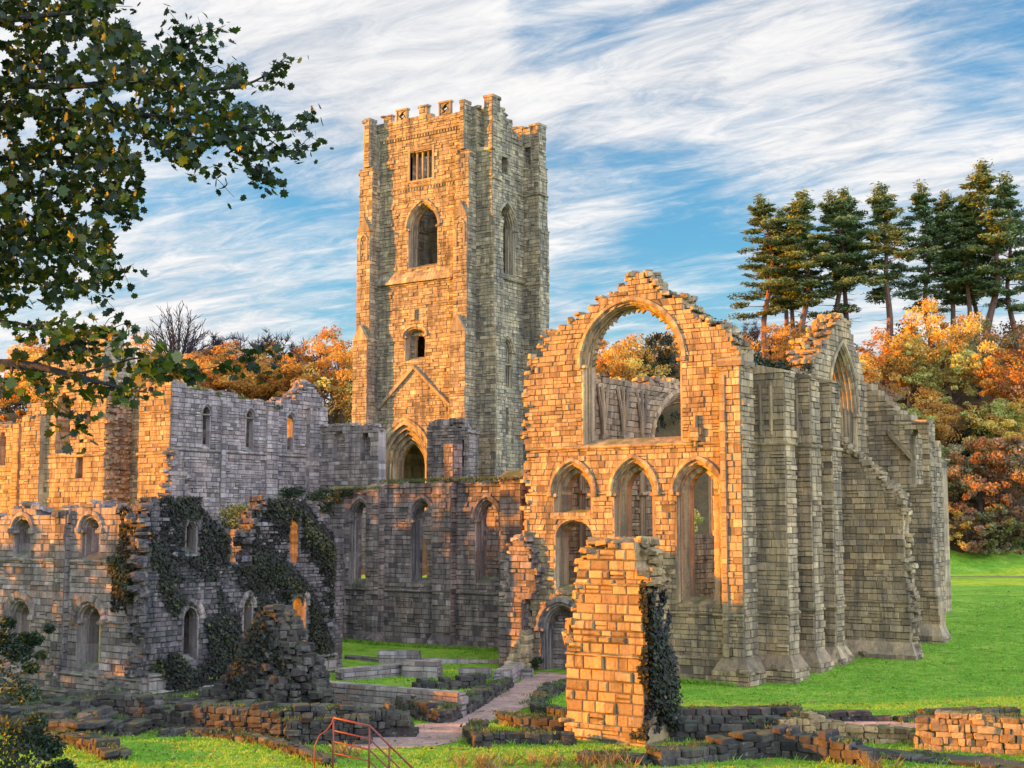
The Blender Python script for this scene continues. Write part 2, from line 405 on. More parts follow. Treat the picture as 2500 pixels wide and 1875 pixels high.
M['leaf'] = leaf_mat('autumn_leaf', [(0, (.5, .38, .32)), (.3, (.8, .72, .7)), (.6, (1.05, 1.05, 1.)), (1, (1.3, 1.55, 1.7))], obj=True, trans=.35)
M['pine'] = leaf_mat('pine_needles', [(0, (.035, .055, .018)), (.4, (.12, .165, .045)), (1, (.36, .42, .13))], trans=.35)
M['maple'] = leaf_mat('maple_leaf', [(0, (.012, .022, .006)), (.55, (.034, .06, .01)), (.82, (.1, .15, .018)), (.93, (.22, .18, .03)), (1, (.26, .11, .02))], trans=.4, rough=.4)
M['ivy'] = leaf_mat('ivy_leaf', [(0, (.009, .007, .003)), (.35, (.026, .019, .008)), (.6, (.02, .023, .006)), (.88, (.045, .048, .01)), (1, (.11, .08, .02))], trans=.08, rough=.65)
M['grassblade'] = leaf_mat('grass_blade', [(0, (.11, .27, .015)), (.5, (.26, .47, .03)), (1, (.52, .54, .1))], trans=.45)
M['drygrass'] = leaf_mat('dry_grass', [(0, (.15, .1, .03)), (.6, (.3, .2, .06)), (1, (.4, .3, .12))], trans=.25)
M['bark'] = bark_mat('bark', (.05, .036, .026), (.12, .085, .06))
M['pinebark'] = bark_mat('pine_bark', (.12, .06, .035), (.26, .13, .07))
M['darkbark'] = bark_mat('dark_bark', (.02, .016, .014), (.05, .04, .033))
def paint(name, c, rough=.45, metal=0.):
    t = NT(name); geo = t.n('ShaderNodeNewGeometry'); nz = t.noise(geo.outputs['Position'], 14, 4, .6)
    p = t.n('ShaderNodeBsdfPrincipled'); t.l(t.mix(nz, tuple(q*.65 for q in c), tuple(min(1, q*1.2) for q in c)), p.inputs['Base Color'])
    p.inputs['Roughness'].default_value = rough; p.inputs['Metallic'].default_value = metal
    t.l(p.outputs[0], t.out.inputs[0]); return t.m
M['rust'] = paint('rusty_red_paint', (.24, .04, .018))
M['wood'] = paint('old_oak', (.06, .045, .035), .8)
# ---------------------------------------------------------------- camera, sun, sky
cd = bpy.data.cameras.new('camera'); cam = bpy.data.objects.new('camera', cd); C.objects.link(cam)
cam.location = CAM; cam.rotation_euler = (R(90)+math.atan(339/3340), 0, PSI)
cd.lens = 36*3340/2500; cd.sensor_width = 36; cd.clip_end = 5000; cd.clip_start = .1
bpy.context.scene.camera = cam
SUN_EL = R(8.); SUN_AZ = R(56)          # azimuth measured from south towards west
sv = Vector((-math.sin(SUN_AZ)*math.cos(SUN_EL), -math.cos(SUN_AZ)*math.cos(SUN_EL), math.sin(SUN_EL)))
ld = bpy.data.lights.new('sun', 'SUN'); ld.energy = 5.; ld.angle = R(.5); ld.color = (1., .37, .0)
lo = bpy.data.objects.new('sun', ld); C.objects.link(lo); lo.location = (-60, -60, 60)
lo.rotation_euler = sv.to_track_quat('Z', 'Y').to_euler()
wd = bpy.data.worlds.new('World'); bpy.context.scene.world = wd; wd.use_nodes = True
wt = wd.node_tree; wt.nodes.clear()
def wn(ty, **k):
    q = wt.nodes.new(ty)
    for a, v in k.items(): setattr(q, a, v)
    return q
sky = wn('ShaderNodeTexSky', sky_type='NISHITA'); sky.sun_disc = False; sky.sun_elevation = SUN_EL
sky.sun_rotation = math.atan2(sv.x, sv.y); sky.air_density = 1.; sky.dust_density = .6; sky.ozone_density = 2.
tc = wn('ShaderNodeTexCoord'); sx = wn('ShaderNodeSeparateXYZ'); wt.links.new(tc.outputs['Generated'], sx.inputs[0])
def wm(op, a, b=0., cl=False):
    q = wn('ShaderNodeMath', operation=op, use_clamp=cl)
    for s, v in ((q.inputs[0], a), (q.inputs[1], b)):
        if hasattr(v, 'links'): wt.links.new(v, s)
        else: s.default_value = v
    return q.outputs[0]
zc = wm('ADD', wm('MAXIMUM', sx.outputs[2], 0.), .10)
cx = wn('ShaderNodeCombineXYZ'); wt.links.new(wm('DIVIDE', sx.outputs[0], zc), cx.inputs[0]); wt.links.new(wm('DIVIDE', sx.outputs[1], zc), cx.inputs[1])
def wmap(rot, sc, loc=(0, 0, 0)):
    q = wn('ShaderNodeMapping'); q.inputs['Rotation'].default_value = (0, 0, rot); q.inputs['Scale'].default_value = sc; q.inputs['Location'].default_value = loc
    wt.links.new(cx.outputs[0], q.inputs['Vector']); return q.outputs[0]
def wnoise(v, sc, det=8, ro=.6, di=0.):
    q = wn('ShaderNodeTexNoise'); q.inputs['Scale'].default_value = sc; q.inputs['Detail'].default_value = det; q.inputs['Roughness'].default_value = ro; q.inputs['Distortion'].default_value = di
    wt.links.new(v, q.inputs['Vector']); return q.outputs['Fac']
def wmr(v, a, b, c=0., d=1.):
    q = wn('ShaderNodeMapRange', interpolation_type='SMOOTHSTEP'); wt.links.new(v, q.inputs[0])
    for i, k in enumerate((a, b, c, d)): q.inputs[i+1].default_value = k
    return q.outputs[0]
CR = PSI+R(90)
warp = wnoise(wmap(0, (1, 1, 1), (7, 3, 0)), .8, 4, .5)
def wvec(v, amt):
    q = wn('ShaderNodeVectorMath', operation='SCALE'); n = wn('ShaderNodeTexNoise'); n.inputs['Scale'].default_value = .7; n.inputs['Detail'].default_value = 3
    wt.links.new(v, n.inputs['Vector']); wt.links.new(n.outputs['Color'], q.inputs[0]); q.inputs['Scale'].default_value = amt
    a = wn('ShaderNodeVectorMath', operation='ADD'); wt.links.new(v, a.inputs[0]); wt.links.new(q.outputs[0], a.inputs[1]); return a.outputs[0]
big = wnoise(wmap(0, (1, 1, 1), (3.1, 1.7, 0)), .42, 5, .55, .8)
st1 = wnoise(wvec(wmap(-CR+R(55), (.8, 1.9, 1), (0, 0, 0)), 1.1), 1.25, 10, .66, .5)
st2 = wnoise(wvec(wmap(-CR+R(30), (1.6, 4.2, 1), (5, 2, 0)), .8), 2.6, 9, .7, .6)
st3 = wnoise(wvec(wmap(0, (1, 1, 1), (1, 6, 0)), .6), 4.5, 8, .7, .3)
cm = wm('ADD', wm('ADD', wm('MULTIPLY', big, .75), wm('MULTIPLY', st1, .8)), wm('ADD', wm('MULTIPLY', st2, .5), wm('MULTIPLY', st3, .3)))
def skydir(px, py):
    x = (px-1250)/3340; z = (937.5-py)/3340; th = math.atan(339/3340)
    y_ = math.cos(th)-z*math.sin(th); z_ = math.sin(th)+z*math.cos(th)
    return Vector((x*RGT[0]+y_*FWD[0], x*RGT[1]+y_*FWD[1], z_)).normalized()
for px, py, rad, amt in ((620, 500, 8, -.13), (1560, 560, 7, -.10), (1800, 480, 6, -.12), (2420, 120, 5, -.04), (1380, 20, 4, -.14), (880, 120, 7, .24), (1300, 260, 8, .16), (1900, 260, 7, .18), (500, 800, 6, .12)):
    dv = wn('ShaderNodeVectorMath', operation='DOT_PRODUCT'); wt.links.new(tc.outputs['Generated'], dv.inputs[0]); dv.inputs[1].default_value = skydir(px, py)
    cm = wm('ADD', cm, wm('MULTIPLY', wmr(dv.outputs['Value'], math.cos(R(rad)), 1.), amt))
cmask = wmr(cm, .86, 1.3)
hz = wmr(sx.outputs[2], .0, .22, 1., 0.)
cmask = wm('MAXIMUM', cmask, wm('MULTIPLY', hz, .55))
sat = wn('ShaderNodeMix', data_type='RGBA', blend_type='MULTIPLY'); sat.inputs[0].default_value = 1.
wt.links.new(sky.outputs[0], sat.inputs[6]); sat.inputs[7].default_value = (.4, .74, .9, 1)
shade = wn('ShaderNodeMix', data_type='RGBA'); wt.links.new(wmr(wm('ADD', wm('MULTIPLY', st2, .5), wm('MULTIPLY', st1, .5)), .35, .62), shade.inputs[0])
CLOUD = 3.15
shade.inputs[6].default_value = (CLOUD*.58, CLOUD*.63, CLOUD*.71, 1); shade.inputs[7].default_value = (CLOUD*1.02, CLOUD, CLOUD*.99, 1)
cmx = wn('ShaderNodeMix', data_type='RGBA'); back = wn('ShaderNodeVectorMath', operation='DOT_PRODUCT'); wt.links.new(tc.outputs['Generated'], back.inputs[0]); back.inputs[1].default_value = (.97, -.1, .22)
east_fill = wmr(back.outputs['Value'], .0, .75)   # blue glow added to the unseen eastern sky to fill shaded east faces
wt.links.new(wm('MAXIMUM', cmask, wm('MULTIPLY', east_fill, .9)), cmx.inputs[0]); wt.links.new(sat.outputs[2], cmx.inputs[6]); gain = wn('ShaderNodeMix', data_type='RGBA'); wt.links.new(east_fill, gain.inputs[0]); wt.links.new(shade.outputs[2], gain.inputs[6]); gain.inputs[7].default_value = (CLOUD*2.35, CLOUD*3.05, CLOUD*5.1, 1); wt.links.new(gain.outputs[2], cmx.inputs[7])
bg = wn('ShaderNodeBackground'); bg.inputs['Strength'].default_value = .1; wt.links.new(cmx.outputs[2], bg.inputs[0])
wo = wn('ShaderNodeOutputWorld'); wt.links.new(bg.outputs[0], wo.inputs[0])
vs_ = bpy.context.scene.view_settings; vs_.view_transform = 'Standard'; vs_.look = 'None'; vs_.exposure = 1.65; vs_.gamma = 1; vs_.use_curve_mapping = False

# ---------------------------------------------------------------- ground
def sheet(name, mat, pts, off):
    q = random.Random(len(pts)); ragged = []
    for (x0, y0), (x1, y1) in zip(pts, pts[1:]+pts[:1]):
        n = max(1, int(math.hypot(x1-x0, y1-y0)/.7))
        for k in range(n): ragged.append((x0+(x1-x0)*k/n+q.uniform(-.16, .16), y0+(y1-y0)*k/n+q.uniform(-.16, .16)))
    if name == 'path' and off < .04: pts = ragged
    bm = bmesh.new(); vs = [bm.verts.new((x, y, 0)) for x, y in pts]; bm.faces.new(vs)
    bmesh.ops.triangulate(bm, faces=bm.faces[:])
    for _ in range(4):
        es = [e for e in bm.edges if e.calc_length() > 1.6]
        if es: bmesh.ops.subdivide_edges(bm, edges=es, cuts=1, use_grid_fill=True)
        bmesh.ops.triangulate(bm, faces=bm.faces[:])
    for v in bm.verts:
        z = ground_z(v.co.x, v.co.y)
        v.co.z = z+off
    me = bpy.data.meshes.new(name); bm.to_mesh(me); bm.free(); me.materials.append(mat)
    o = bpy.data.objects.new(name, me); C.objects.link(o); return tag(o, kind='structure')
def grid_ground():
    xs = [-3000, -1500, -700, -400, -250]+[-180+2*i for i in range(151)]+[180, 300, 600, 1500, 3000]
    ys = [-1500, -700, -300, -150]+[-100+2*i for i in range(146)]+[220, 300, 500, 900, 2000, 3500]
    bm = bmesh.new(); G = [[bm.verts.new((x, y, ground_z(x, y))) for x in xs] for y in ys]
    for j in range(len(ys)-1):
        for i in range(len(xs)-1):
            f = bm.faces.new((G[j][i], G[j][i+1], G[j+1][i+1], G[j+1][i])); f.smooth = True
            c = f.calc_center_median(); fw, r = fr_of(c.x, c.y); k = sstep(-10, 40, r)
            if fw > 158+29*k: f.material_index = 1
    me = bpy.data.meshes.new('ground'); bm.to_mesh(me); bm.free(); me.materials.append(M['grass']); me.materials.append(M['wood_floor'])
    o = bpy.data.objects.new('ground', me); C.objects.link(o); tag(o, kind='structure')
grid_ground()
sheet('path', M['path'], [(-5.6, -23.5), (-5.2, -20.4), (-8.2, -12.6), (-11.3, -5.2), (-12.9, -1.2), (-9.6, -1.0), (-7.4, -6.9), (-5.0, -13.2), (-3.0, -20.8), (-1.2, -23.4), (-1.2, -26.4), (-3.6, -29.3), (-4.6, -27)], .03)
sheet('path', M['path'], [(3.6, -16.4), (7.9, -13.7), (13.5, -10.7), (17.5, -8.0), (21, -5.5), (20.6, -4.6), (16.5, -7), (12.4, -9.7), (11.2, -9.2), (7.6, -11.9), (3.4, -15.3)], .03)
far = [xy_of(170+.03*r, r) for r in range(34, 90, 6)]+[xy_of(171.6+.03*r, r) for r in range(88, 33, -6)]
sheet('path', M['path'], far, .05)

# ---------------------------------------------------------------- masonry pieces
def pier(b, e0, e1, n0, n1, z0, z1, faces='SEW', ch=.38, bl=.6, **k):
    wall(b, fS(n0), rect(e0, e1, z0, z1), th=n1-n0, ch=ch, bl=bl, **k)
    if 'E' in faces: wall(b, fE(e1+.012), rect(n0+.01, n1, z0, z1), th=.08, ch=ch, bl=bl, **k)
    if 'W' in faces: wall(b, fW(e0-.012), rect(n0+.01, n1, z0, z1), th=.08, ch=ch, bl=bl, **k)
    if 'N' in faces: wall(b, fN(n1+.012), rect(e0+.01, e1-.01, z0, z1), th=.08, ch=ch, bl=bl, **k)
def wcapS(b, e0, e1, n0, n1, z, h, o=.08):
    prism(b, [(e0-o, n0-o, z), (e0-o, n1, z), (e0-o, n1, z+h), (e0-o, n0-o, z+.12)], (e1-e0+2*o, 0, 0))
def wcapE(b, e0, e1, n0, n1, z, h, o=.08):
    prism(b, [(e1+o, n0-o, z), (e0, n0-o, z), (e0, n0-o, z+h), (e1+o, n0-o, z+.12)], (0, n1-n0+2*o, 0))
def plinth(b, e0, e1, n0, n1, z0, z1, o=.3, faces='SE'):
    x0 = e0-(o if 'W' in faces else 0); x1 = e1+(o if 'E' in faces else 0)
    y0 = n0-(o if 'S' in faces else 0); y1 = n1+(o if 'N' in faces else 0)
    zb = z0+(z1-z0)*.55
    pier(b, x0, x1, y0, y1, z0, zb, faces='SEW', ch=.3)
    i = .06
    A = [(x0, y0, zb), (x1, y0, zb), (x1, y1, zb), (x0, y1, zb)]; B = [(e0-i, n0-i, z1), (e1+i, n0-i, z1), (e1+i, n1, z1), (e0-i, n1, z1)]
    b.add(A+B, [(0, 1, 5, 4), (1, 2, 6, 5), (2, 3, 7, 6), (3, 0, 4, 7), (4, 5, 6, 7)], col())
def gablet(b, e0, e1, n0, n1, z, h, o=.1):
    prism(b, [(e0-o, n0-o, z), (e1+o, n0-o, z), ((e0+e1)/2, n0-o, z+h)], (0, n1-n0+o, 0))
def surround(name, parent, f, sc, w, z0, zs, za, mat, depth=.7, sp=.3, hood=True, rolls=1, jroll=True, sill=True, hw=.3, step=0, label=None):
    b = Buf(); cv = arch_curve(sc, w, zs, za, 12); path = [(sc-w, z0), (sc-w, (z0+zs)/2)]+cv+[(sc+w, (z0+zs)/2), (sc+w, z0)]
    sweep(b, f, path, [(.05, .04), (-.07, .04), (-sp, -depth), (.05, -depth)], vo=1)
    if step: sweep(b, f, path, [(-.02, -depth-.01), (-sp-step, -depth-.01), (-sp-step, -depth-.7), (-.02, -depth-.7)], vo=1)
    for k in range(rolls):
        t = (k+1)/(rolls+1)
        sweep(b, f, path if jroll else cv, roll(-.05-(sp-.05)*t, .02-depth*t+.06, .075), vo=2)
    if hood:
        sweep(b, f, cv, [(.04, .0), (.04, .1), (.12, .2), (hw, .16), (hw, .0)], vo=1)
        for s in ((-1, 1) if w > .7 else ()):
            p = W(f, sc+s*(w+.18), zs, .09); stone(b, p[0], p[1], p[2], .17, .17, .15, 0, .1)
            q = W(f, sc+s*(w-.1), zs-.06, .0)
            stone(b, q[0], q[1], q[2], .2, .16, .1, 0, .06)
    if sill:
        A = [W(f, sc-w, z0-.22, .08), W(f, sc+w, z0-.22, .08), W(f, sc+w, z0-.06, .08), W(f, sc-w, z0-.06, .08)]
        B = [W(f, sc-w, z0-.22, -depth), W(f, sc+w, z0-.22, -depth), W(f, sc+w, z0+.35, -depth), W(f, sc-w, z0+.35, -depth)]
        b.add(A+B, [(0, 1, 2, 3), (3, 2, 6, 7), (0, 3, 7, 4), (1, 5, 6, 2)], col())
    o = mk(name, b, mat, parent)
    if label: o['label'] = label
    return o

def course(parent, mat, *a):
    b = Buf(); string(b, *a); return mk('string_course', b, mat, parent)
# ================================================================ the great tower
T = thing('bell_tower', (-52, 41, 0), 'tall square battlemented stone tower with angle buttresses, the tallest building of the ruin', 'tower')
K = 1.0113
tw = lambda e, z: (33.5+(e-33.5)*K, 9+(z-9)*K)
MT = M['tower']
bel = tw(-50.75, 0)[0]; mid = tw(-51.45, 0)[0]; ar = tw(-52.75, 0)[0]; tp = tw(-51.0, 0)[0]
b = Buf()
wall(b, fS(36.1), rect(-58.9, -45.01, 33.2, 49.6), [arch(bel, 1.95, 34.9, 38.9, 41.5), rect(tp-1.45, tp+1.45, 43.9, 46.95)], th=1.7, ch=.36)
wall(b, fS(35.85), rect(-58.9, -45.01, 8, 33.2), [arch(mid, 1.35, 25.3, 27.8, 28.6), arch(ar, 3.45, 8, 14.7, 19.3)], th=2., ch=.36)
mk('south_wall', b, MT, T)
b = Buf()
eb = [(36.15, 8), (46, 8), (46, 48.2), (44.4, 48.3), (43.2, 48.4), (42.2, 49.4), (40, 50.3), (36.15, 50.2)]
wall(b, fE(-45), eb, [arch(41.3, 1.55, 34.2, 38.9, 41.4), arch(41.3, 1.0, 22.6, 26.3, 27.7), rect(41.1, 41.6, 17.8, 20.4), rect(40.4, 41.5, 44.4, 46.3)], th=1.5, ch=.36, rag=.3)
mk('east_wall', b, MT, T)
b = Buf()
wall(b, fN(46), rect(-58.9, -45.02, 8, 49.5), [arch(bel-1, 1.6, 34.9, 38.9, 41.5)], th=1.5, ch=.5, bl=.9, back=True)
mk('north_wall', b, MT, T)
b = Buf()
wall(b, fW(-59), rect(35.9, 46, 8, 49.5), th=1.5, ch=.5, bl=.9, back=True)
mk('west_wall', b, MT, T)
b = Buf()  # the bell floor closes the shaft at half height
box(b, -57.3, -46.6, 37.9, 44.4, 33.2, 33.6, col(.3)); mk('floor', b, M['wood'], T)
# openings
surround('belfry_window', T, fS(36.1), bel, 1.95, 34.9, 38.9, 41.5, MT, depth=1.0, sp=.42, rolls=3, hw=.34)
surround('belfry_window', T, fE(-45), 41.3, 1.55, 34.2, 38.9, 41.4, MT, depth=1.0, sp=.35, rolls=3)
surround('window_surround', T, fS(35.85), mid, 1.35, 25.3, 27.8, 28.6, MT, depth=.75, sp=.2, rolls=1, hw=.28)
b = Buf(); wall(b, fS(36.6), rect(mid-1.25, mid+1.25, 25.2, 28.6), [arch(mid, .66, 25.7, 27.3, 28.0)], th=.5, ch=.3); mk('window_frame', b, MT, T)
surround('window_surround', T, fE(-45), 41.3, 1.0, 22.6, 26.3, 27.7, MT, depth=.8, sp=.3, rolls=2)
b = Buf(); c0, c1, c2, c3 = tp-1.45, tp+1.45, 43.9, 46.95; f = fS(36.1)
for s0, s1, z0, z1 in ((c0-.28, c0, c2-.2, c3+.3), (c1, c1+.28, c2-.2, c3+.3), (c0, c1, c3, c3+.3), (c0, c1, c2-.2, c2)):
    prism(b, [W(f, s0, z0, .13), W(f, s1, z0, .13), W(f, s1, z1, .13), W(f, s0, z1, .13)], (0, .5, 0))
q = mk('window_frame', b, MT, T)
for i in (1, 2, 3):
    b = Buf(); x = c0+(c1-c0)*i/4; prism(b, [W(f, x-.08, c2, -.15), W(f, x+.08, c2, -.15), W(f, x+.08, c3, -.15), W(f, x-.08, c3, -.15)], (0, .22, 0)); mk('mullion', b, MT, q)
b = Buf()
for i in range(4):
    x = c0+(c1-c0)*(i+.5)/4; w_ = .3
    cv = arch_curve(x, w_, c3-.45, c3-.05, 5); poly = [(x-.36, c3), (x-.36, c3-.45)]+cv[1:-1]+[(x+.36, c3-.45), (x+.36, c3)]
    n_ = len(poly)
    for j in range(1, n_-2):
        prism(b, [W(f, *poly[j], -.2), W(f, *poly[j+1], -.2), W(f, poly[j+1][0], c3, -.2), W(f, poly[j][0], c3, -.2)], (0, .12, 0), col(.5))
mk('tracery', b, MT, q)
# nested arch at the foot
b = Buf()
for k in range(5):
    w = 3.45-.37*k; cv = arch_curve(ar, w, 14.7, 19.3-.46*k, 14); pth = [(ar-w, 8)]+cv+[(ar+w, 8)]
    d = -.36*k
    sweep(b, fS(35.85), pth, [(.03, d+.05), (-.36, d+.05), (-.36, d-.5), (.03, d-.5)], vo=1)
    sweep(b, fS(35.85), pth, roll(-.34, d-.0, .1), vo=2)
sweep(b, fS(35.85), arch_curve(ar, 3.45, 14.7, 19.3, 14), [(.04, 0), (.04, .12), (.3, .18), (.34, 0)], vo=1)
mk('doorway_arch', b, MT, T)
b = Buf(); sweep(b, fS(35.85), [tw(-55.98, 20.6), tw(-53.7, 22.6), tw(-51.5, 24.5), tw(-49.2, 22.4), tw(-46.9, 20.4)], [(-.2, 0), (-.2, .3), (.1, .34), (.24, 0)], vo=1); mk('gable_moulding', b, MT, T)
b = Buf(); wz = tw(0, 33.0)[1]
for q in range(3):
    x = -57.6
    while x < -47.5:
        w = min(-47.5-x, rnd.uniform(.6, 1.1)); y0, y1 = 35.5+.215*q, 35.5+.215*(q+1); za, zb = wz+.15+.41*q+rnd.uniform(-.03, .03), wz+.15+.41*(q+1)+rnd.uniform(-.03, .03)
        prism(b, [(x+.015, y0, wz), (x+.015, y0, za), (x+.015, y1, zb), (x+.015, y1, wz)], (w-.03, 0, 0)); x += w
mk('weathering', b, MT, T)
course(T, MT, fS(35.85), -57.6, -46.7, wz-.25)
for a_ in ((fS(36.1), -57.5, -46.7, tw(0, 42.75)[1]), (fS(36.1), -57.5, -46.7, 48.6, .25, .2), (fS(35.85), -57.4, -46.7, 24.8, .24, .12)): course(T, MT, *a_)
b = Buf()
for i in range(30):
    x = -57.3+i*.36; b = Buf(); box(b, x, x+.16, 35.93, 36.1, 48.35, 48.62); mk('corbel', b, MT, T)
for i in range(30):
    x = -57.3+i*.36; b = Buf(); box(b, x, x+.13, 35.97, 36.1, 42.8, 43.1); mk('corbel', b, MT, T)
for a_ in ((42.7,), (33.5, .5, .35), (48.0, .2, .15), (24.8, .24, .15)): course(T, MT, fE(-45), 37.7, 44.4, *a_)
# angle buttresses
def sbutt(e0, e1, e2, top, pin):
    b = Buf(); n1 = 36.05
    pier(b, e0-.15, e1+.05, 34.3, n1, 8, 27.6); gablet(b, e0-.1, e1, 34.3, n1, 27.6, 1.6)
    pier(b, e0-.02, e1, 34.65, n1, 27.6, 39); gablet(b, e0+.1, e1-.1, 34.65, n1, 39, 1.6, .06); pier(b, e0+.05, e1, 34.9, n1, 39, 45.6)
    string(b, fS(34.9), e0, e1, 42.75); string(b, fS(34.65), e0, e1, 33.0); wcapS(b, e0+.05, e1, 34.9, n1, 45.6, .5)
    for z0, z1, nf in ((36.0, 38.6, 34.65),):
        xm = (e0+e1)/2
        sweep(b, fS(nf), [(xm-.5, z0)]+arch_curve(xm, .5, z1-.6, z1+.1, 6)+[(xm+.5, z0)], [(.1, .0), (.1, .14), (-.12, .14), (-.12, 0)])
    pier(b, pin[0], pin[1], 34.95, n1, 45.9, top-.3, bl=.5)
    prism(b, [(pin[0]-.08, 34.9, top-.3), (pin[1]+.08, 34.9, top-.3), (pin[1]+.08, 34.9, top), (pin[0]-.08, 34.9, top)], (0, 1.2, 0))
    mk('buttress', b, MT, T)
sbutt(-59.2, -57.44, 0, 51.1, (-58.65, -58.0)); sbutt(-46.69, -45.02, 0, 50.9, (-46.2, -45.7))
def ebutt(n0, n1, top, e1=-43.1):
    b = Buf()
    pier(b, -45, e1+.5, n0-.02, n1, 8, 28, faces='SE'); wcapE(b, -45, e1+.5, n0, n1, 28, .9)
    pier(b, -45, e1+.2, n0-.01, n1, 28.2, 39, faces='SE'); wcapE(b, -45, e1+.2, n0, n1, 39, .7)
    pier(b, -45, e1, n0, n1, 39.2, 45.7, faces='SE'); wcapE(b, -45, e1, n0, n1, 45.7, .5)
    for z in (24.8, 33.3, 42.7): string(b, fS(n0), -44.95, e1+.3, z, .26, .14); string(b, fE(e1+.1), n0, n1, z, .26, .14)
    pier(b, e1-1.1, e1-.1, n0+.2, n1-.1, 45.9, top, faces='SEWN'); box(b, e1-1.2, e1, n0+.1, n1, top, top+.25)
    mk('buttress', b, MT, T)
ebutt(36.12, 37.7, 51.1); ebutt(44.4, 46, 50.2)
b = Buf(); pier(b, -60.9, -59.02, 36.2, 37.8, 8, 28.2, faces='SW'); pier(b, -60.5, -59.02, 36.2, 37.8, 28.2, 40, faces='SW'); pier(b, -60.1, -59.02, 36.2, 37.8, 40, 45.6, faces='SW'); pier(b, -59.9, -59.3, 36.3, 37.6, 45.6, 50, faces='SW')
mk('buttress', b, MT, T)
b = Buf(); wall(b, fS(36.05), [(-58, 49.6), (-45.9, 49.6), (-45.9, 50.35), (-50, 50.25), (-51, 50.5), (-58, 50.6)], th=.55, ch=.3, rag=.1)
for e0, e1, z1 in ((-57, -55.95, 51.25), (-52.25, -51.2, 51.5)):
    wall(b, fS(36.06), rect(e0, e1, 50.3, z1), th=.5, ch=.3); box(b, e0-.08, e1+.08, 35.98, 36.62, z1, z1+.15)
for e0, e1, z0 in ((-55.25, -53.85, 50.35), (-49.7, -48.2, 50.2)):
    xm, zm = (e0+e1)/2, z0+.62; f = fS(36.05)
    fr = [(e0, z0), (e1, z0), (e1, z0+1.2), (e0, z0+1.2)]; di = [(xm, zm-.4), (xm+.4, zm), (xm, zm+.4), (xm-.4, zm)]
    V = [W(f, *p, 0) for p in fr]+[W(f, *p, 0) for p in di]+[W(f, *p, -.3) for p in fr]+[W(f, *p, -.3) for p in di]
    F = []
    for k in range(4):
        n = (k+1) % 4
        F += [(k, n, 4+n), (k, 4+n, 4+k), (8+k, 12+n, 8+n), (8+k, 12+k, 12+n), (k, 8+k, 8+n, n), (4+k, 4+n, 12+n, 12+k)]
    b.add(V, F, col()); box(b, e0-.08, e1+.08, 35.95, 36.45, z0+1.2, z0+1.38)
    for x in (e0, e1-.12): box(b, x, x+.12, 35.97, 36.04, z0, z0+1.2)
mk('parapet', b, MT, T)
b = Buf(); wall(b, fE(-45.05), [(37.5, 49.5), (42.5, 49.5), (42.1, 50.3), (40.8, 51.0), (40.2, 51.6), (39.2, 51.4), (37.5, 50.2)], th=.5, ch=.3, rag=.25); wall(b, fN(46), [(-58.5, 49.4), (-45.1, 49.4), (-45.1, 50), (-47, 50.8), (-58.5, 50.5)], th=.5, back=True)
wall(b, fS(44.5), [(-46.4, 48), (-44.2, 48), (-44.2, 49.9), (-44.9, 50.1), (-45.6, 49.6), (-46.4, 48.6)], th=.6, rag=.2); mk('parapet', b, MT, T)
b = Buf(); pier(b, *(tw(-51.91, 0)[0], tw(-51.33, 0)[0]), 35.6, 35.9, 29.4, 30.5, faces='SEW', ch=.3); mk('corbel', b, MT, T)

# ================================================================ chapel
CH = thing('chapel_ruin', (-6, 15, 0), 'roofless chapel with a huge empty pointed window in its gable and three pointed windows below', 'chapel')
MC = M['chapel']
b = Buf()
so = [(-14.4, 0), (.0, 0), (.0, 18.2), (-.3, 19.2), (-.96, 19.9), (-2.0, 20.75), (-3.0, 21.2), (-3.5, 22.1), (-4.3, 22.3), (-5.2, 22.8), (-5.9, 23.5), (-6.6, 24.0), (-7.2, 23.4), (-8.3, 22.9), (-9.0, 22.6), (-9.9, 22.2), (-10.1, 21.8), (-10.9, 21.5), (-11.8, 21.1), (-12.1, 20.75), (-12.9, 20.8), (-13.15, 20), (-13.5, 19.5), (-14.1, 19.3), (-14.4, 18.2), (-14.75, 17.9), (-14.6, 14), (-14.5, 8)]
hol = [arch(-7.07, 3.42, 13.75, 18.6, 22.25, 14), arch(-11.22, 1.42, 9.45, 10.75, 12.65), arch(-6.93, 1.42, 4.4, 10.75, 12.75), arch(-2.72, 1.42, 4.4, 10.75, 12.55), arch(-11.15, 1.4, 4.9, 8.1, 9.25), arch(-12.1, 1.5, 0, 2.5, 4.1)]
wall(b, fS(0), so, hol, th=1.6, ch=.345, bl=.54, jit=.045, rag=.32, back=True, missing=.02)
mk('south_wall', b, MC, CH)
gw = surround('great_window', CH, fS(0), -7.07, 3.42, 13.75, 18.6, 22.25, MC, depth=.95, sp=.3, rolls=3, hw=.32, sill=True)
b = Buf(); f = fS(0); cv = arch_curve(-7.07, 3.12, 18.6, 21.92, 14)
for i in range(len(cv)-1):
    if rnd.random() < .15: continue
    (x0, z0), (x1, z1) = cv[i], cv[i+1]; mx, mz = (x0+x1)/2, (z0+z1)/2; dx, dz = x1-x0, z1-z0; L = math.hypot(dx, dz); t = .3
    b = Buf(); t = rnd.uniform(.2, .36); prism(b, [W(f, x0, z0, -.6), W(f, mx+dz/L*t, mz-dx/L*t, -.6), W(f, x1, z1, -.6)], (0, .2, 0)); mk('cusp', b, MC, gw)
for c_, z0, za in ((-11.22, 9.45, 12.65), (-6.93, 4.4, 12.75), (-2.72, 4.4, 12.55)):
    surround('lancet_window', CH, fS(0), c_, 1.42, z0, 10.75, za, MC, depth=.6, sp=.22, rolls=2, hw=.32, step=.3)
surround('arched_recess', CH, fS(0), -11.15, 1.4, 4.9, 8.1, 9.25, MC, depth=.5, sp=.12, rolls=1, hood=False, step=.12)
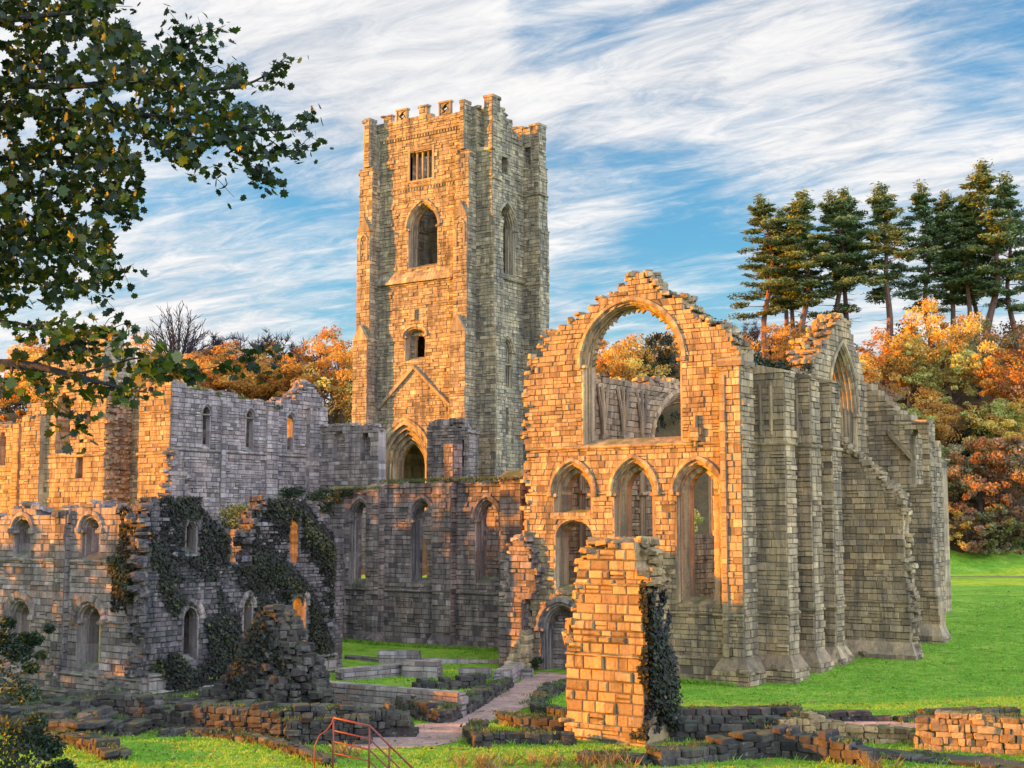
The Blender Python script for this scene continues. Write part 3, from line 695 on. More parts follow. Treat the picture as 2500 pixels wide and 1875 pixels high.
surround('doorway', CH, fS(0), -12.1, 1.5, 0, 2.5, 4.1, M['aisle'], depth=.9, sp=.4, rolls=3, hw=.35, sill=False)
b = Buf(); wall(b, fS(.9), arch(-12.1, 1.2, 0, 2.3, 3.6), th=.3, ch=.4); mk('blocking', b, M['aisle'], CH)
for a_ in ((-14.6, -.9, 13.45, .3, .2), (-5.2, -.9, 3.7, .26, .16), (-14.5, -12.7, 10.65, .2, .12), (-9.8, -8.4, 10.65, .2, .12), (-5.5, -4.2, 10.65, .2, .12)): course(CH, MC, fS(0), *a_)
b = Buf()
wall(b, fS(-.22), [(-10.4, 0), (-1, 0), (-1, 1.25), (-10.4, 1.2)], th=.2, ch=.42); string(b, fS(-.2), -10.4, -1, 1.2, .25, .1)
mk('plinth', b, MC, CH)
b = Buf(); pier(b, -1.0, .3, -.5, 1.2, .8, 17.9, bl=.5); plinth(b, -1.0, .3, -.5, 1.2, 0, 1.5, .45, 'SEW'); box(b, -1.15, .45, -.65, 1.2, 17.9, 18.2); wcapS(b, -1.0, .3, -.5, 1.2, 18.2, .8)
for z in (13.45, 3.7): string(b, fS(-.5), -1.0, .3, z, .28, .15); string(b, fE(.3), -.5, 1.2, z, .28, .15)
wall(b, fS(-.62), rect(-.95, -.6, 1.5, 17.4), th=.12, ch=.5, bl=.5, jit=.01, missing=0)
mk('corner_buttress', b, MC, CH)
b = Buf(); tube(b, [(-2.72-.0, -.14, 13.4), (-2.72, -.14, 15.2)], .14, 6); pier(b, -3.0, -2.45, -.3, 0, 13.7, 14.5, ch=.3); mk('corbel', b, MC, CH)
# east wall and its buttresses
ME = MC
b = Buf()
eo = [(.02, 0), (36.7, 0), (36.7, 15), (30, 16.5), (22, 17), (20.6, 18.4), (19.6, 19.6), (18.1, 21.5), (17, 22.5), (16.2, 22.9), (15, 22.2), (13.6, 21.2), (12.2, 20.2), (10.9, 19.2), (10.5, 18.4), (5, 18.0), (.02, 18.0)]
wall(b, fE(0), eo, [arch(15.9, 2.5, 7, 16.3, 20.85, 12)]+[arch(c, .6, 5.5, 11, 12.3, 5) for c in (4.3, 7.8)], th=1.7, rag=.2, back=True)
mk('east_wall', b, ME, CH)
surround('great_window', CH, fE(0), 15.9, 2.5, 7, 16.3, 20.85, MC, depth=1.3, sp=.5, rolls=4, hw=.32, sill=False)
for n0, n1 in ((1.7, 3.05), (5.45, 6.8), (8.8, 10.1)):
    b = Buf(); pier(b, .02, 2., n0, n1, .6, 17.6, faces='SE'); wcapE(b, .02, 2., n0, n1, 17.6, .6, .12); plinth(b, .02, 2., n0, n1, 0, 1.6, .42, 'SEN')
    for z in (13.4, 3.8): string(b, fS(n0), .05, 2.1, z, .3, .16); string(b, fE(2.), n0-.1, n1+.1, z, .3, .16)
    for x in (.55, 1.2): tube(b, [(x, n0-.06, 14), (x, n0-.06, 17)], .12, 6)
    mk('buttress', b, ME, CH)
b = Buf(); P1 = [(0.02, 0), (5.4, 0), (5.35, 2), (5.25, 4), (5.12, 5.3), (5.1, 8.2), (4.93, 8.5), (4.96, 10.2), (4.3, 10.9), (3.6, 11.6), (3, 12.4), (2, 13.2), (1.1, 14), (.02, 15)]
wall(b, fS(12.5), P1, th=1.15, rag=.12); wall(b, fE(5.0), rect(12.5, 13.65, 5.3, 10), th=.1); wall(b, fE(5.24), rect(12.5, 13.65, 1, 5.3), th=.3); plinth(b, .02, 5.3, 12.5, 13.6, 0, 1.7, .4, 'SE'); string(b, fS(12.5), .1, 5.3, 4, .3, .15)
for i in range(40):
    t = rnd.random(); x = .2+4.6*t; stone(b, x, 12.5+rnd.random()*1.1, 15-4.4*t+rnd.uniform(-.15, .2), rnd.uniform(.15, .35), rnd.uniform(.15, .3), rnd.uniform(.1, .22), rnd.random())
mk('raking_buttress', b, ME, CH)
b = Buf(); P2 = [(0.02, 0), (4.75, 0), (4.6, 2), (4.55, 3.6), (4.3, 5.3), (4.25, 11.2), (4.2, 15.8), (3, 16.2), (1.9, 16.8), (1.7, 17.2), (.8, 18), (.02, 18.6)]
wall(b, fS(20.5), P2, [arch(3.35, .42, 11.7, 14.6, 15.3, 5)], th=1.2, rag=.08); wall(b, fE(4.27), rect(20.5, 21.7, 2, 15.7), th=.2); plinth(b, .02, 4.5, 20.5, 21.7, 0.6, 2.3, .4, 'SE')
for z in (11.1, 4): string(b, fS(20.5), .1, 4.4, z, .3, .15)
string(b, fS(20.5), .1, 1.8, 16.9, .3, .15); string(b, fS(20.5), 1.9, 4.3, 15.6, .3, .15)
f = fS(20.5); prism(b, [W(f, 1.6, 14.9, .0), W(f, 3.1, 13.2, .0), W(f, 3.1, 13.6, .0), W(f, 1.6, 15.3, .0)], (0, -.35, 0))
mk('raking_buttress', b, ME, CH)
# arcade wall on the far side of the chapel, with its shafts
b = Buf(); ao = [(1.65, 0), (26, 0), (26, 19), (20, 19.4), (15, 19.2), (13, 18.9), (10, 18.8), (7, 18.5), (5, 19.0), (3, 18.5), (1.65, 18.2)]
wall(b, fE(-13.3), ao, [arch(19.6, 5.6, 8, 14.6, 18.6, 12)], th=1.2, back=True, rag=.25)
mk('arcade_wall', b, MC, CH)
surround('arcade_arch', CH, fE(-13.3), 19.6, 5.6, 8, 14.6, 18.6, MC, depth=.9, sp=.8, rolls=4, hw=.4, sill=False)
for n_ in (4.2, 6.9, 9.6, 12.2):
    b = Buf()
    for k in (-.22, 0, .22): tube(b, [(-13.16, n_+k, 6), (-13.16, n_+k, 14.2), (-13.14, n_+k, 14.6)], .13, 6)
    stone(b, -13.1, n_, 14.7, .25, .45, .2); stone(b, -13.1, n_, 11, .2, .4, .12)
    for k in (-.5, 0, .5): tube(b, [(-13.16, n_, 14.8), (-13.1, n_+k*.7, 16.6), (-13.2, n_+k*1.4, 18.2)], .12, 5)
    mk('wall_shaft', b, MC, CH)
b = Buf(); wall(b, fS(36.7), rect(-13.3, .02, 0, 14), [arch(-6.6, 3, 3, 9, 12)], th=1.4, back=True); mk('north_wall', b, ME, CH)
# broken south-west angle
b = Buf(); pier(b, -16.3, -14.55, -.6, 1.2, 0, 4.4, faces='SEW', rag=.2, jit=.09)
wall(b, fS(-.55), [(-16.2, 4.3), (-13.6, 4.3), (-13.7, 6.4), (-14.4, 7.9), (-15.0, 8.1), (-15.3, 7.7), (-15.75, 6.6), (-15.8, 5.2)], th=.5, rag=.25, jit=.09)
for i in range(26): stone(b, rnd.uniform(-16.2, -14.6), rnd.uniform(-.5, .8), 4.4+rnd.uniform(0, .4), .3, .25, .18, rnd.random())
mk('broken_angle', b, M['aisle'], CH)
b = Buf(); z = 0
for i in range(9):
    h = .27; w = 1.0-.1*i; 
    for k in range(3): stone(b, -14.3+(k-1)*w*.62+rnd.uniform(-.06, .06)+i*.03, -1.45+.07*i, z+h/2, max(.15, w*.36), .38, h*.56, rnd.uniform(-.1, .1), .12)
    z += h
o_ = mk('ruined_stub', b, MC); tag(o_, 'small pyramid shaped stump of masonry at the near left foot of the chapel', 'ruined stump')

# ================================================================ aisle wall
AI = thing('aisle_wall', (-28, 7, 0), 'dark weathered wall with three tall pointed windows and flat buttresses, below the tower', 'wall')
MA = M['aisle']; b = Buf()
oo = [(-37.4, 0), (-14.55, 0), (-14.5, 11), (-16, 12.3), (-19, 12.1), (-21, 12.0), (-25, 12.0), (-30, 12.0), (-31.5, 11.8), (-33, 11.7), (-36, 11.5), (-37.4, 11.1)]
wins = ((-34.1, 1.05, 4.5), (-28.2, 1.05, 4.7), (-22.45, 1.05, 4.9))
wall(b, fS(6.7), oo, [arch(c, w, z0, 9.2, 10.7) for c, w, z0 in wins+((-36.15, .62, 2.4),)][:3]+[arch(-36.15, .62, 2.4, 5.6, 6.5)], th=1.3, ch=.34, jit=.06, rag=.15, back=True, missing=.04)
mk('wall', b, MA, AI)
for c, w, z0 in wins: surround('lancet_window', AI, fS(6.7), c, w, z0, 9.2, 10.7, MA, depth=.7, sp=.22, rolls=2, hw=.3)
surround('small_lancet', AI, fS(6.7), -36.15, .62, 2.4, 5.6, 6.5, MA, depth=.6, sp=.15, rolls=2, hw=.3)
for e0, e1, zt in ((-33.0, -31.8, 11.3), (-26.8, -25.2, 11.6), (-20.9, -19.2, 12.0)):
    b = Buf(); pier(b, e0, e1, 6.05, 6.72, 0, zt, bl=.5, jit=.06); plinth(b, e0, e1, 6.05, 6.72, 0, 1.1, .3, 'SEW'); wcapS(b, e0, e1, 6.05, 6.72, zt, .6); string(b, fS(6.05), e0, e1, 9.4, .2, .12); string(b, fS(6.05), e0, e1, 4.1, .2, .12)
    mk('buttress', b, MA, AI)
b = Buf(); pier(b, -25.9, -25.1, 6.2, 7.2, 11.9, 14.6, bl=.4); mk('pinnacle', b, MA, AI)
course(AI, MA, fS(6.7), -37.2, -16, 4.0, .26, .18); course(AI, MA, fS(6.7), -37.2, -14.8, 11.5, .2, .14)
b = Buf(); wall(b, fS(6.45), rect(-37.3, -17, 0, .8), th=.25); mk('plinth', b, MA, AI)
b = Buf(); wall(b, fW(-14.62), [(-.5, 0), (6.7, 0), (6.7, 12), (3, 12.5), (1.5, 12), (-.5, 8)], th=.1, rag=.2); mk('return_wall', b, M['pillar'], AI)
# the inner arcade behind it
b = Buf(); wall(b, fS(15), [(-40, 0), (-15, 0), (-15, 9.4), (-24, 10.2), (-40, 9.6)], [arch(c, 1.7, 0, 6.5, 8.6) for c in (-36, -30.5, -25, -19.5)], th=1., rag=.2, bl=.8)
o_ = mk('arcade_wall', b, M['range']); tag(o_, 'inner wall glimpsed through the three tall pointed windows below the tower', 'wall')
b = Buf(); wall(b, fE(-37.2), [(-7.7, 0), (6.7, 0), (6.7, 10.5), (3, 9.5), (-3, 8), (-7.7, 8.5)], [arch(3.4, .7, 2.3, 5.3, 6.4)], th=1., jit=.07); wall(b, fS(-7.72), rect(-38.2, -37.2, 0, 8.4), th=.05)
mk('return_wall', b, MA, AI)

# ================================================================ transept
TR = thing('transept_ruin', (-58, 10, 0), 'roofless ruin of high walls between the foreground tree and the tower, one side sunlit', 'ruin')
b = Buf(); MR = M['chapel']
to = [(-69.5, 5), (-59.0, 5), (-58.9, 15), (-59.0, 20.3), (-60.5, 20.9), (-62, 20.7), (-63.4, 21.2), (-65.5, 21.0), (-67, 20.2), (-67.4, 19.4), (-69.5, 19.3)]
wall(b, fS(3), to, [rect(-61.6, -60.85, 17.3, 18.5), rect(-62.6, -61.75, 12.8, 14.9), arch(-64.5, .95, 14.9, 19.0, 20.0)], th=2.6, back=True, rag=.12, missing=.03)
wall(b, fS(3), [(-54.75, 5), (-51.01, 5), (-51.01, 20.2), (-52.6, 20.4), (-54.75, 20.0)], th=2.6, rag=.12, missing=.03); wall(b, fE(-58.93), rect(3.02, 5.6, 5, 20), th=.05)
wall(b, fS(2.5), rect(-69.5, -66.9, 5, 18.2), th=.6); wall(b, fS(2.75), rect(-54.4, -51.01, 5, 15), th=.3)
mk('south_wall', b, MR, TR)
for a_ in ((fS(3), -66.3, -59, 14.5, .3, .18), (fS(3), -54.7, -51.1, 17.8, .26, .15), (fS(2.75), -54.6, -51.1, 14.4, .3, .18), (fS(2.5), -69.5, -66.9, 14.9, .26, .15)): course(TR, MR, *a_)
b = Buf(); wall(b, fS(5.6), [(-59.2, 5), (-54.6, 5), (-54.6, 18.6), (-56, 18.2), (-57, 18.9), (-59.2, 19.4)], [arch(-56.6, .8, 15, 17.2, 18.0)], th=1.2, rag=.2); string(b, fS(5.6), -59, -54.8, 14.5, .3, .15); mk('recessed_wall', b, MR, TR)
b = Buf(); wall(b, fS(8), [(-70.5, 5), (-61, 5), (-61, 17), (-66, 18), (-70.5, 18)], th=1.2, rag=.2); mk('inner_wall', b, MR, TR)
b = Buf(); wall(b, fS(4.2), [(-76, 5), (-69.6, 5), (-69.6, 17.6), (-76, 17.9)], [arch(-70.6, .5, 14.1, 16.4, 17.3), arch(-74.6, .5, 14.1, 16.4, 17.3)], th=1.2); wall(b, fS(3.8), rect(-72.6, -71.7, 5, 17.8), th=.4); string(b, fS(4.2), -76, -69.7, 13.9); mk('side_wall', b, MR, TR)
b = Buf(); te = [(3.02, 5), (20.9, 5), (20.9, 19.8), (19, 21.6), (18.2, 21.2), (17.2, 20.0), (14, 19.4), (8, 19.8), (4, 20.1), (3.02, 20.25)]
wall(b, fE(-51), te, [arch(c, .46, 15.1, 18.0, 18.6, 5) for c in (6.75, 11.65, 16.6)], th=1.3, back=True, ch=.34, rag=.15, jit=.06)
for n0, n1, p in ((8.35, 8.9, .16), (13.6, 15.0, .16), (18.6, 20.9, .5)): wall(b, fE(-51+p), rect(n0, n1, 5, 19.2), th=p)
mk('east_wall', b, M['range'], TR)
for c in (6.75, 11.65, 16.6): surround('lancet_window', TR, fE(-51), c, .46, 15.1, 18.0, 18.6, M['range'], depth=.4, sp=.1, rolls=0, hw=.26)
course(TR, M['range'], fE(-51), 3, 20.8, 14.75, .3, .2); course(TR, M['range'], fE(-51), 3, 16, 17.75, .2, .12)
b = Buf(); wall(b, fE(-50.5), [(2.3, 5), (4.6, 5), (4.4, 12.6), (3.6, 14.2), (2.6, 14.6)], th=.5, rag=.3); mk('respond', b, M['range'], TR)
b = Buf(); wall(b, fS(9.5), [(-76.5, 8), (-67.5, 8), (-67.5, 25.6), (-69.2, 26.7), (-71, 26.4), (-72.2, 25), (-74, 24.4), (-76.5, 22.5)], [arch(-73.4, .8, 18.5, 21.5, 22.8)], th=2.2, rag=.3); wall(b, fE(-67.48), rect(9.52, 13, 8, 25), th=.1, rag=.3); mk('west_gable', b, M['tower'], TR)
# wall with blind arches next to the tower
b = Buf(); wall(b, fS(20), [(-51, 5), (-43.7, 5), (-43.7, 17.2), (-46, 17.6), (-51, 17.7)], [arch(-48.3, .75, 14.3, 16.3, 17.1), arch(-45.2, .6, 14.3, 16.0, 16.9)], th=1., rag=.2)
wall(b, fS(20.7), rect(-50, -44, 13.5, 17), th=.2)
NV = mk('nave_wall', b, M['range']); tag(NV, 'low brown wall with two blind arches at the left foot of the tower', 'wall')
# pier in front of the tower arch
b = Buf(); wall(b, fS(30), [(-46.2, 5), (-41.45, 5), (-41.45, 17.2), (-42.9, 18.0), (-44.4, 18.3), (-45.3, 18.5), (-46.2, 17.8)], [rect(-42.15, -41.85, 14.1, 16.6)], th=1.6, rag=.25, jit=.07, back=True)
wall(b, fE(-41.43), rect(30.02, 31.6, 5, 17), th=.1)
for i in range(24): stone(b, rnd.uniform(-46, -42), rnd.uniform(30.1, 31.4), rnd.uniform(17.9, 18.5), .35, .3, .2, rnd.random())
PR = mk('ruined_pier', b, M['aisle']); tag(PR, 'square broken pier standing just in front of the arch at the foot of the tower', 'ruined pier')

# ================================================================ left range
RG = thing('monastic_range', (-28, -16, 0), 'shaded two storey ruin with round headed windows in the left foreground, partly grown over', 'ruin')
b = Buf(); MG = M['range']
ro = [(-38.5, -1), (-23.6, -1), (-23.6, 6.8), (-24.4, 7.2), (-24.9, 8.8), (-25.2, 9.4), (-27.3, 9.9), (-28.3, 10.05), (-29.3, 9.8), (-31, 9.6), (-33, 9.6), (-34.2, 9.95), (-35.4, 9.6), (-37, 9.5), (-38.5, 9.4)]
up = ((-34.15, 8.55), (-28.15, 8.6)); lw = ((-34.1, .95), (-28.05, 1.0))
wall(b, fS(-22.5), ro, [arch(c, .78, 7.1, z, z+.75) for c, z in up]+[arch(c, w, 1.1, 3.7, 4.65) for c, w in lw], th=1.1, ch=.36, bl=.6, rag=.15, back=True, missing=.025)
wall(b, fS(-22.85), rect(-38.5, -23.3, -1, .75), th=.35, ch=.36)
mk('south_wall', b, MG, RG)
for c, z in up: surround('upper_window', RG, fS(-22.5), c, .78, 7.1, z, z+.75, MG, depth=.5, sp=.15, rolls=1, hw=.32, step=.12)
for c, w in lw: surround('lower_window', RG, fS(-22.5), c, w, 1.1, 3.7, 4.65, M['aisle'], depth=.5, sp=.18, rolls=1, hw=.5, jroll=False, step=.15)
b = Buf(); pier(b, -30.8, -29.9, -22.85, -22.45, -1, 9.5, bl=.5); mk('pilaster', b, M['aisle'], RG)
course(RG, MG, fS(-22.5), -38.5, -25, 6.8, .28, .16)
for s0, s1 in ((-38.4, -35.2), (-33, -29.1), (-27, -24.4)): course(RG, MG, fS(-22.5), s0, s1, 3.6, .24, .16)
for a_ in ((fS(-22.85), -38.5, -23.3, .75, .25, .15), (fS(-22.9), -38.5, -23.3, -.2, .22, .16), (fE(-23.2), -22.5, -8, .95, .25, .15), (fE(-23.0), -22.5, -8, .1, .22, .16)): course(RG, MG, *a_)
b = Buf(); wall(b, fE(-23.2), rect(-22.5, -8, -1, .95), th=.3); mk('plinth', b, MG, RG)
b = Buf()
io = [(-22.48, -1), (-7.95, -1), (-8.0, 2), (-8.2, 6.2), (-8.8, 9.2), (-10.2, 10.2), (-12.9, 10.2), (-13.7, 10.4), (-14.6, 9.4), (-15.0, 6.6), (-16.75, 6.6), (-17.0, 8.0), (-17.8, 9.0), (-18.7, 9.5), (-20.6, 10.2), (-22.0, 10.3), (-22.6, 9.8)]
ih = [arch(-19.55, .42, 7.35, 8.7, 9.1, 5), arch(-11.5, .36, 6.7, 8.9, 9.35, 5), arch(-19.45, .55, 1.55, 3.8, 4.5, 6), arch(-15.2, .38, 1.7, 4.2, 4.75, 6), arch(-11.0, .6, 1.75, 4.1, 4.75, 6)]
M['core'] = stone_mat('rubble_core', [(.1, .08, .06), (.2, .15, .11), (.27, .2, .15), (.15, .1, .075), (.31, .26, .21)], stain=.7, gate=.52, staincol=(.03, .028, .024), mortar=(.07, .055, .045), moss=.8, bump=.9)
wall(b, fE(-23.5), io, ih, th=1.1, ch=.26, bl=.42, jit=.09, rag=.3, back=True, missing=.08)
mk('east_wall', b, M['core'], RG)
for c, w, z0, zs, za in ((-19.45, .55, 1.55, 3.8, 4.5), (-15.2, .38, 1.7, 4.2, 4.75), (-11.0, .6, 1.75, 4.1, 4.75), (-19.55, .42, 7.35, 8.7, 9.1)):
    surround('lancet_window', RG, fE(-23.5), c, w, z0, zs, za, M['aisle'], depth=.6, sp=.1, rolls=1, hw=.42, jroll=False, sill=True)
b = Buf(); wall(b, fS(-7), [(-44, 0), (-24.7, 0), (-24.7, 8.4), (-27, 9.2), (-32, 8.6), (-44, 9)], [arch(-30, .6, 4, 6, 6.8)], th=1.2, rag=.2, back=True); wall(b, fE(-24.68), rect(-6.99, -5.8, 0, 8.2), th=.05, ch=.28, bl=.4); mk('back_wall', b, M['core'], RG)

# ================================================================ near pillar
b = Buf(); MP = M['pillar']
wall(b, fS(-21.8), [(2.2, 3.6), (5.85, 3.6), (5.85, 6.1), (6.0, 6.9), (5.65, 7.15), (5.62, 7.75), (5.5, 8.2), (4.15, 8.2), (4.0, 7.85), (3.25, 7.75), (2.85, 7.2), (2.65, 6.5), (2.5, 5.4), (2.3, 4.6)], th=1.75, ch=.36, bl=.62, jit=.07, rag=.2, chf=.06, gap=.018, missing=.0, back=True)
wall(b, fS(-21.85), rect(2.15, 5.88, -.1, 3.5), th=1.85, ch=.38, bl=.6, jit=.07, chf=.06, gap=.018, missing=0, back=True)
wall(b, fS(-21.95), rect(2.1, 6.0, -.2, .75), th=2., ch=.4, bl=.7, jit=.05, chf=.06)
wall(b, fE(5.87), [(-21.8, -.1), (-20.05, -.1), (-20.05, 6.3), (-20.6, 6.6), (-21.8, 7.0)], th=.1, ch=.3, bl=.4, jit=.1, chf=.08, rag=.2); wall(b, fW(2.14), rect(-21.8, -20.05, 0, 5), th=.1, ch=.3, bl=.4, jit=.1, chf=.08)
string(b, fS(-21.85), 2.15, 5.9, 3.45, .2, .16, .6); string(b, fS(-21.8), 2.55, 5.8, 6.35, .2, .14, .5)
for i in range(30): stone(b, rnd.uniform(3.0, 5.5), rnd.uniform(-21.6, -20.2), (8.2 if i > 9 else 7.8)+rnd.uniform(-.05, .08), .3, .26, .12, rnd.random())
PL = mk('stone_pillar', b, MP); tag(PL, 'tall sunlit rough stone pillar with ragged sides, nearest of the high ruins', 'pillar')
SHADE_TREES = [(k, x, y, h, w, (.3, .18, .06), l) for k, x, y, h, w, l in [
 ('a', -67.6, -15.4, 1.6, 1.05, 'tree added for shade beyond the left edge, farthest back of the group beside the transept'),
 ('b', -65.3, -18.5, 1.38, 1.1, 'tree added for shade beyond the left edge, second from the back of the group'),
 ('a', -62.9, -21.9, 1.5, 1.0, 'tree added for shade beyond the left edge, third from the back of the group'),
 ('a', -61.2, -41.8, 1.12, 1.0, 'tree added for shade beyond the left edge, west of the left ruin'),
 ('b', -59.3, -45.2, .98, 1.0, 'tree added for shade beyond the left edge, a little nearer than the left ruin'),
 ('c', -55, -51, 1.1, 1.1, 'low tree added for shade beyond the left edge, nearest the foreground'),
 ('e', -43, -48.6, 1.35, 1.5, 'shrub added for shade beyond the left edge, nearest of a row of three'),
 ('e', -45.5, -45, 1.35, 1.5, 'shrub added for shade beyond the left edge, in the middle of a row of three'),
 ('e', -48, -41, 1.35, 1.5, 'shrub added for shade beyond the left edge, farthest of a row of three')]]
# ================================================================ low walls
MRB = M['rubble']
def lowwall(label, pts, th=.7, sz=.42, ch=.24, rag=.5, mat=None, name='low_wall', cat='low wall'):
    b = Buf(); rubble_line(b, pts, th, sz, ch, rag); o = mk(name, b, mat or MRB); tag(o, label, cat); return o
def ashlar(label, p, q, h, th=.6, ch=.35, mat=None, slope=0):
    b = Buf(); f = fline(p, q); L = math.hypot(q[0]-p[0], q[1]-p[1]); z = ground_z(*p)-.1
    wall(b, f, [(0, z), (L, z), (L, z+h+slope), (0, z+h)], th=th, ch=ch, bl=.9, jit=.03, rag=.05, back=True, missing=0)
    for e, s in ((0, -1), (L, 1)):
        fx = (f[0]+f[2]*e+s*.012*f[2], f[1]+f[3]*e+s*.012*f[3], -f[4], -f[5], s*f[2], s*f[3]); wall(b, fx, rect(.01, th-.01, z, z+h), th=.05, ch=ch, bl=.5)
    o = mk('low_wall', b, mat or M['range']); tag(o, label, 'low wall'); return o
ashlar('long low wall of three neat grey courses behind the red handrail', (-13.7, -19.9), (-5.3, -19.5), 1.25, .6, .36)
ashlar('lowest thin kerb of stone in the small lawn, furthest from the path', (-28, -1.8), (-24.7, -2.3), .35, .5, .3)
ashlar('long squared grey block standing on the small lawn below the pointed windows', (-24.6, -2.4), (-22.4, -1.0), .85, .7, .3)
ashlar('thin line of kerb stones leading from the grey block towards the chapel', (-22.3, -.9), (-17.6, 1.2), .4, .4, .3)
ashlar('low wall stub running back beside a square grey block near the small lawn', (-19.8, -11.2), (-18.6, -6.6), .75, .7, .3)
ashlar('square grey block at the corner of the small lawn', (-18.4, -7.6), (-16.3, -6.9), 1.05, .9, .36)
ashlar('short block with a flat top at the middle of the small lawn edge', (-14.9, -6.6), (-13.4, -5.7), .7, .8, .35)
ashlar('small block lying between the flat topped block and the path', (-12.4, -5.2), (-11.3, -4.4), .65, .8, .3)
lowwall('stepped low wall along the left edge of the gravel path', [(-5.0, -20.9, .7), (-7.0, -16, .75), (-9.2, -11, .6), (-10.2, -8.6, .55)], .75, .55, .24, .2)
ashlar('higher grey end of the wall where the gravel path reaches the chapel', (-10.2, -8.4), (-12.1, -4.2), .95, .8, .35)
lowwall('ragged rubble heap of wall at the left bend of the path', [(-11, -19.2, .5), (-9.6, -18.6, .9), (-7.2, -20.3, .8), (-5.1, -21.0, .7)], .9, .45)
lowwall('single upright stump of rubble in front of the three course wall', [(-8.6, -18.9, 1.0), (-8.0, -18.6, 1.0)], .7, .4)
lowwall('broken mossy stones between the long grey wall and the path', [(-13.4, -12.5, .5), (-11.6, -9.6, .7), (-13.0, -7.4, .4)], .9, .45, .22, .8)
lowwall('long dark rubble wall running behind the curved kerb towards the handrail', [(-14.6, -29.6, .9), (-11.5, -29.3, 1.2), (-7.6, -28.6, 1.25), (-4.6, -25.4, 1.2), (-3.9, -24.9, 1.1)], 1.2, .45, .24, .35)
lowwall('square dark rubble block beside the foot of the red handrail', [(-6.6, -29.4, 1.0), (-4.2, -27.4, 1.0)], 1.3, .4, .22, .2)
lowwall('curved kerb of small stones edging the lit grass at lower left', [(-12.4, -31.2, .25), (-11.4, -30.3, .3), (-10.2, -30.0, .3), (-8.2, -30.1, .3), (-6.1, -30.6, .3), (-4.0, -31.3, .3), (-1.8, -32.4, .3)], .5, .4, .2, .2)
lowwall('low wall with a rounded top hiding a dark hollow at lower left', [(-18.2, -31.5, 1.0), (-16.4, -30.4, 1.7), (-15.0, -29.8, 1.5), (-13.6, -29.7, .9)], 1.1, .45, .25, .3)
lowwall('line of fallen stones along the foot of the left ruin', [(-27, -25.8, .5), (-22, -26.6, .7), (-19.5, -26.4, .8), (-16.3, -24.3, .8)], .8, .5, .24, .6)
lowwall('upper of two rubble rows crossing the left foreground', [(-24.5, -28.6, .5), (-20.5, -28.6, .7), (-16, -27.4, .8), (-12.5, -25.6, .8), (-9, -23.6, .7)], 1.0, .5, .24, .6)
lowwall('two square stump blocks standing beside the overgrown heap', [(-16.7, -24.9, 1.0), (-15.6, -24.2, 1.7)], .8, .45, .3, .1)
lowwall('front left edge of tumbled stones below the lit grass', [(-14.2, -34.6, .5), (-12.4, -34.8, .6), (-11.0, -35.2, .5), (-9.2, -36, .5)], .9, .5, .22, .6)
lowwall('tumbled stones on the slope at the extreme lower left', [(-20.5, -33.5, .9), (-17.6, -33.2, .8), (-14.6, -33.0, .7)], 1.6, .55, .26, .8)
ashlar('big square stone lying at the foot of the left ruin', (-25.0, -26.2), (-23.9, -25.6), .95, .9, .6, MRB)
lowwall('ragged rubble edge on the right of the gravel path', [(-7.1, -7.2, .5), (-6.1, -10.4, .6), (-5.0, -13.2, .5), (-3.2, -16.0, .5)], .6, .4, .24, .6)
lowwall('upper stone step wall left of the tall pillar', [(-3.2, -16.1, .45), (-.4, -17.6, .55), (2.2, -18.0, .5)], .7, .5)
lowwall('dark stone step joining the foot of the tall pillar', [(-2.6, -19.6, .45), (-.6, -20.6, .6), (2.1, -20.4, .6)], .8, .6, .26, .2)
lowwall('rubble edge curving round the plot left of the tall pillar', [(-2.4, -21.8, .5), (-1.4, -23.8, .5), (.3, -25.4, .6)], .7, .45)
lowwall('low front wall left of the tall pillar along the bright grass', [(-.2, -24.7, .55), (2.9, -22.9, .5)], .6, .45, .24, .2)
lowwall('longer of two low walls bordering the lawn right of the tall pillar', [(3.2, -15.3, .65), (7.6, -11.0, .65)], .8, .55, .26, .15)
lowwall('lower continuation of the lawn border wall, ending in grass', [(7.8, -11.9, .5), (10.4, -9.8, .4), (11.6, -9.3, .15)], .7, .5, .24, .3)
lowwall('dark wall along the near side of the gravel strip right of the pillar', [(5.9, -19.8, .9), (9.7, -17.2, .9)], .8, .5, .26, .15)
lowwall('flat dark stones at the far right end of the gravel strip', [(11.9, -9.3, .3), (14.0, -6.9, .45), (15.8, -5.4, .5)], .8, .5, .24, .3)
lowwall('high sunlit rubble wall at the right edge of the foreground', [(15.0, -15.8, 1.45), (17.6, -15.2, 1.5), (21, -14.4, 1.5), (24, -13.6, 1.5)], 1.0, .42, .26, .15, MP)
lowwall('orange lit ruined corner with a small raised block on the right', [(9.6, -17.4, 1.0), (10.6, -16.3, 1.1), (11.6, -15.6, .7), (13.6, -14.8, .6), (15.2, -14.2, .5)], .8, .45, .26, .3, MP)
lowwall('long dark wall with a lit top at the bottom right', [(8.2, -25.3, .6), (9.6, -22.6, .7), (10.9, -20.6, 1.05), (13.0, -20.4, 1.0), (14.8, -20.6, .7)], 1.0, .5, .27, .3)
lowwall('low stub of wall at the bottom edge in front of the pillar', [(5.4, -25.9, .4), (7.8, -25.5, .5)], .8, .5, .24, .3)
lowwall('flat paving stones in front of the high rubble wall at right', [(13.4, -18.4, .2), (16.5, -18.2, .25), (20.5, -18.4, .25)], 1.8, .7, .2, .2)
lowwall('broken bank of dark rubble in front of the left ruin, behind the shrub', [(-27, -29.6, .6), (-22.5, -30.6, .9), (-18.6, -31.8, .7)], 1.3, .5, .24, .8)
lowwall('dark tumbled stones between the rounded topped wall and the lit grass', [(-17.4, -33.0, .8), (-15.4, -32.0, 1.0), (-13.6, -31.2, .5)], 1.4, .42, .22, .9)
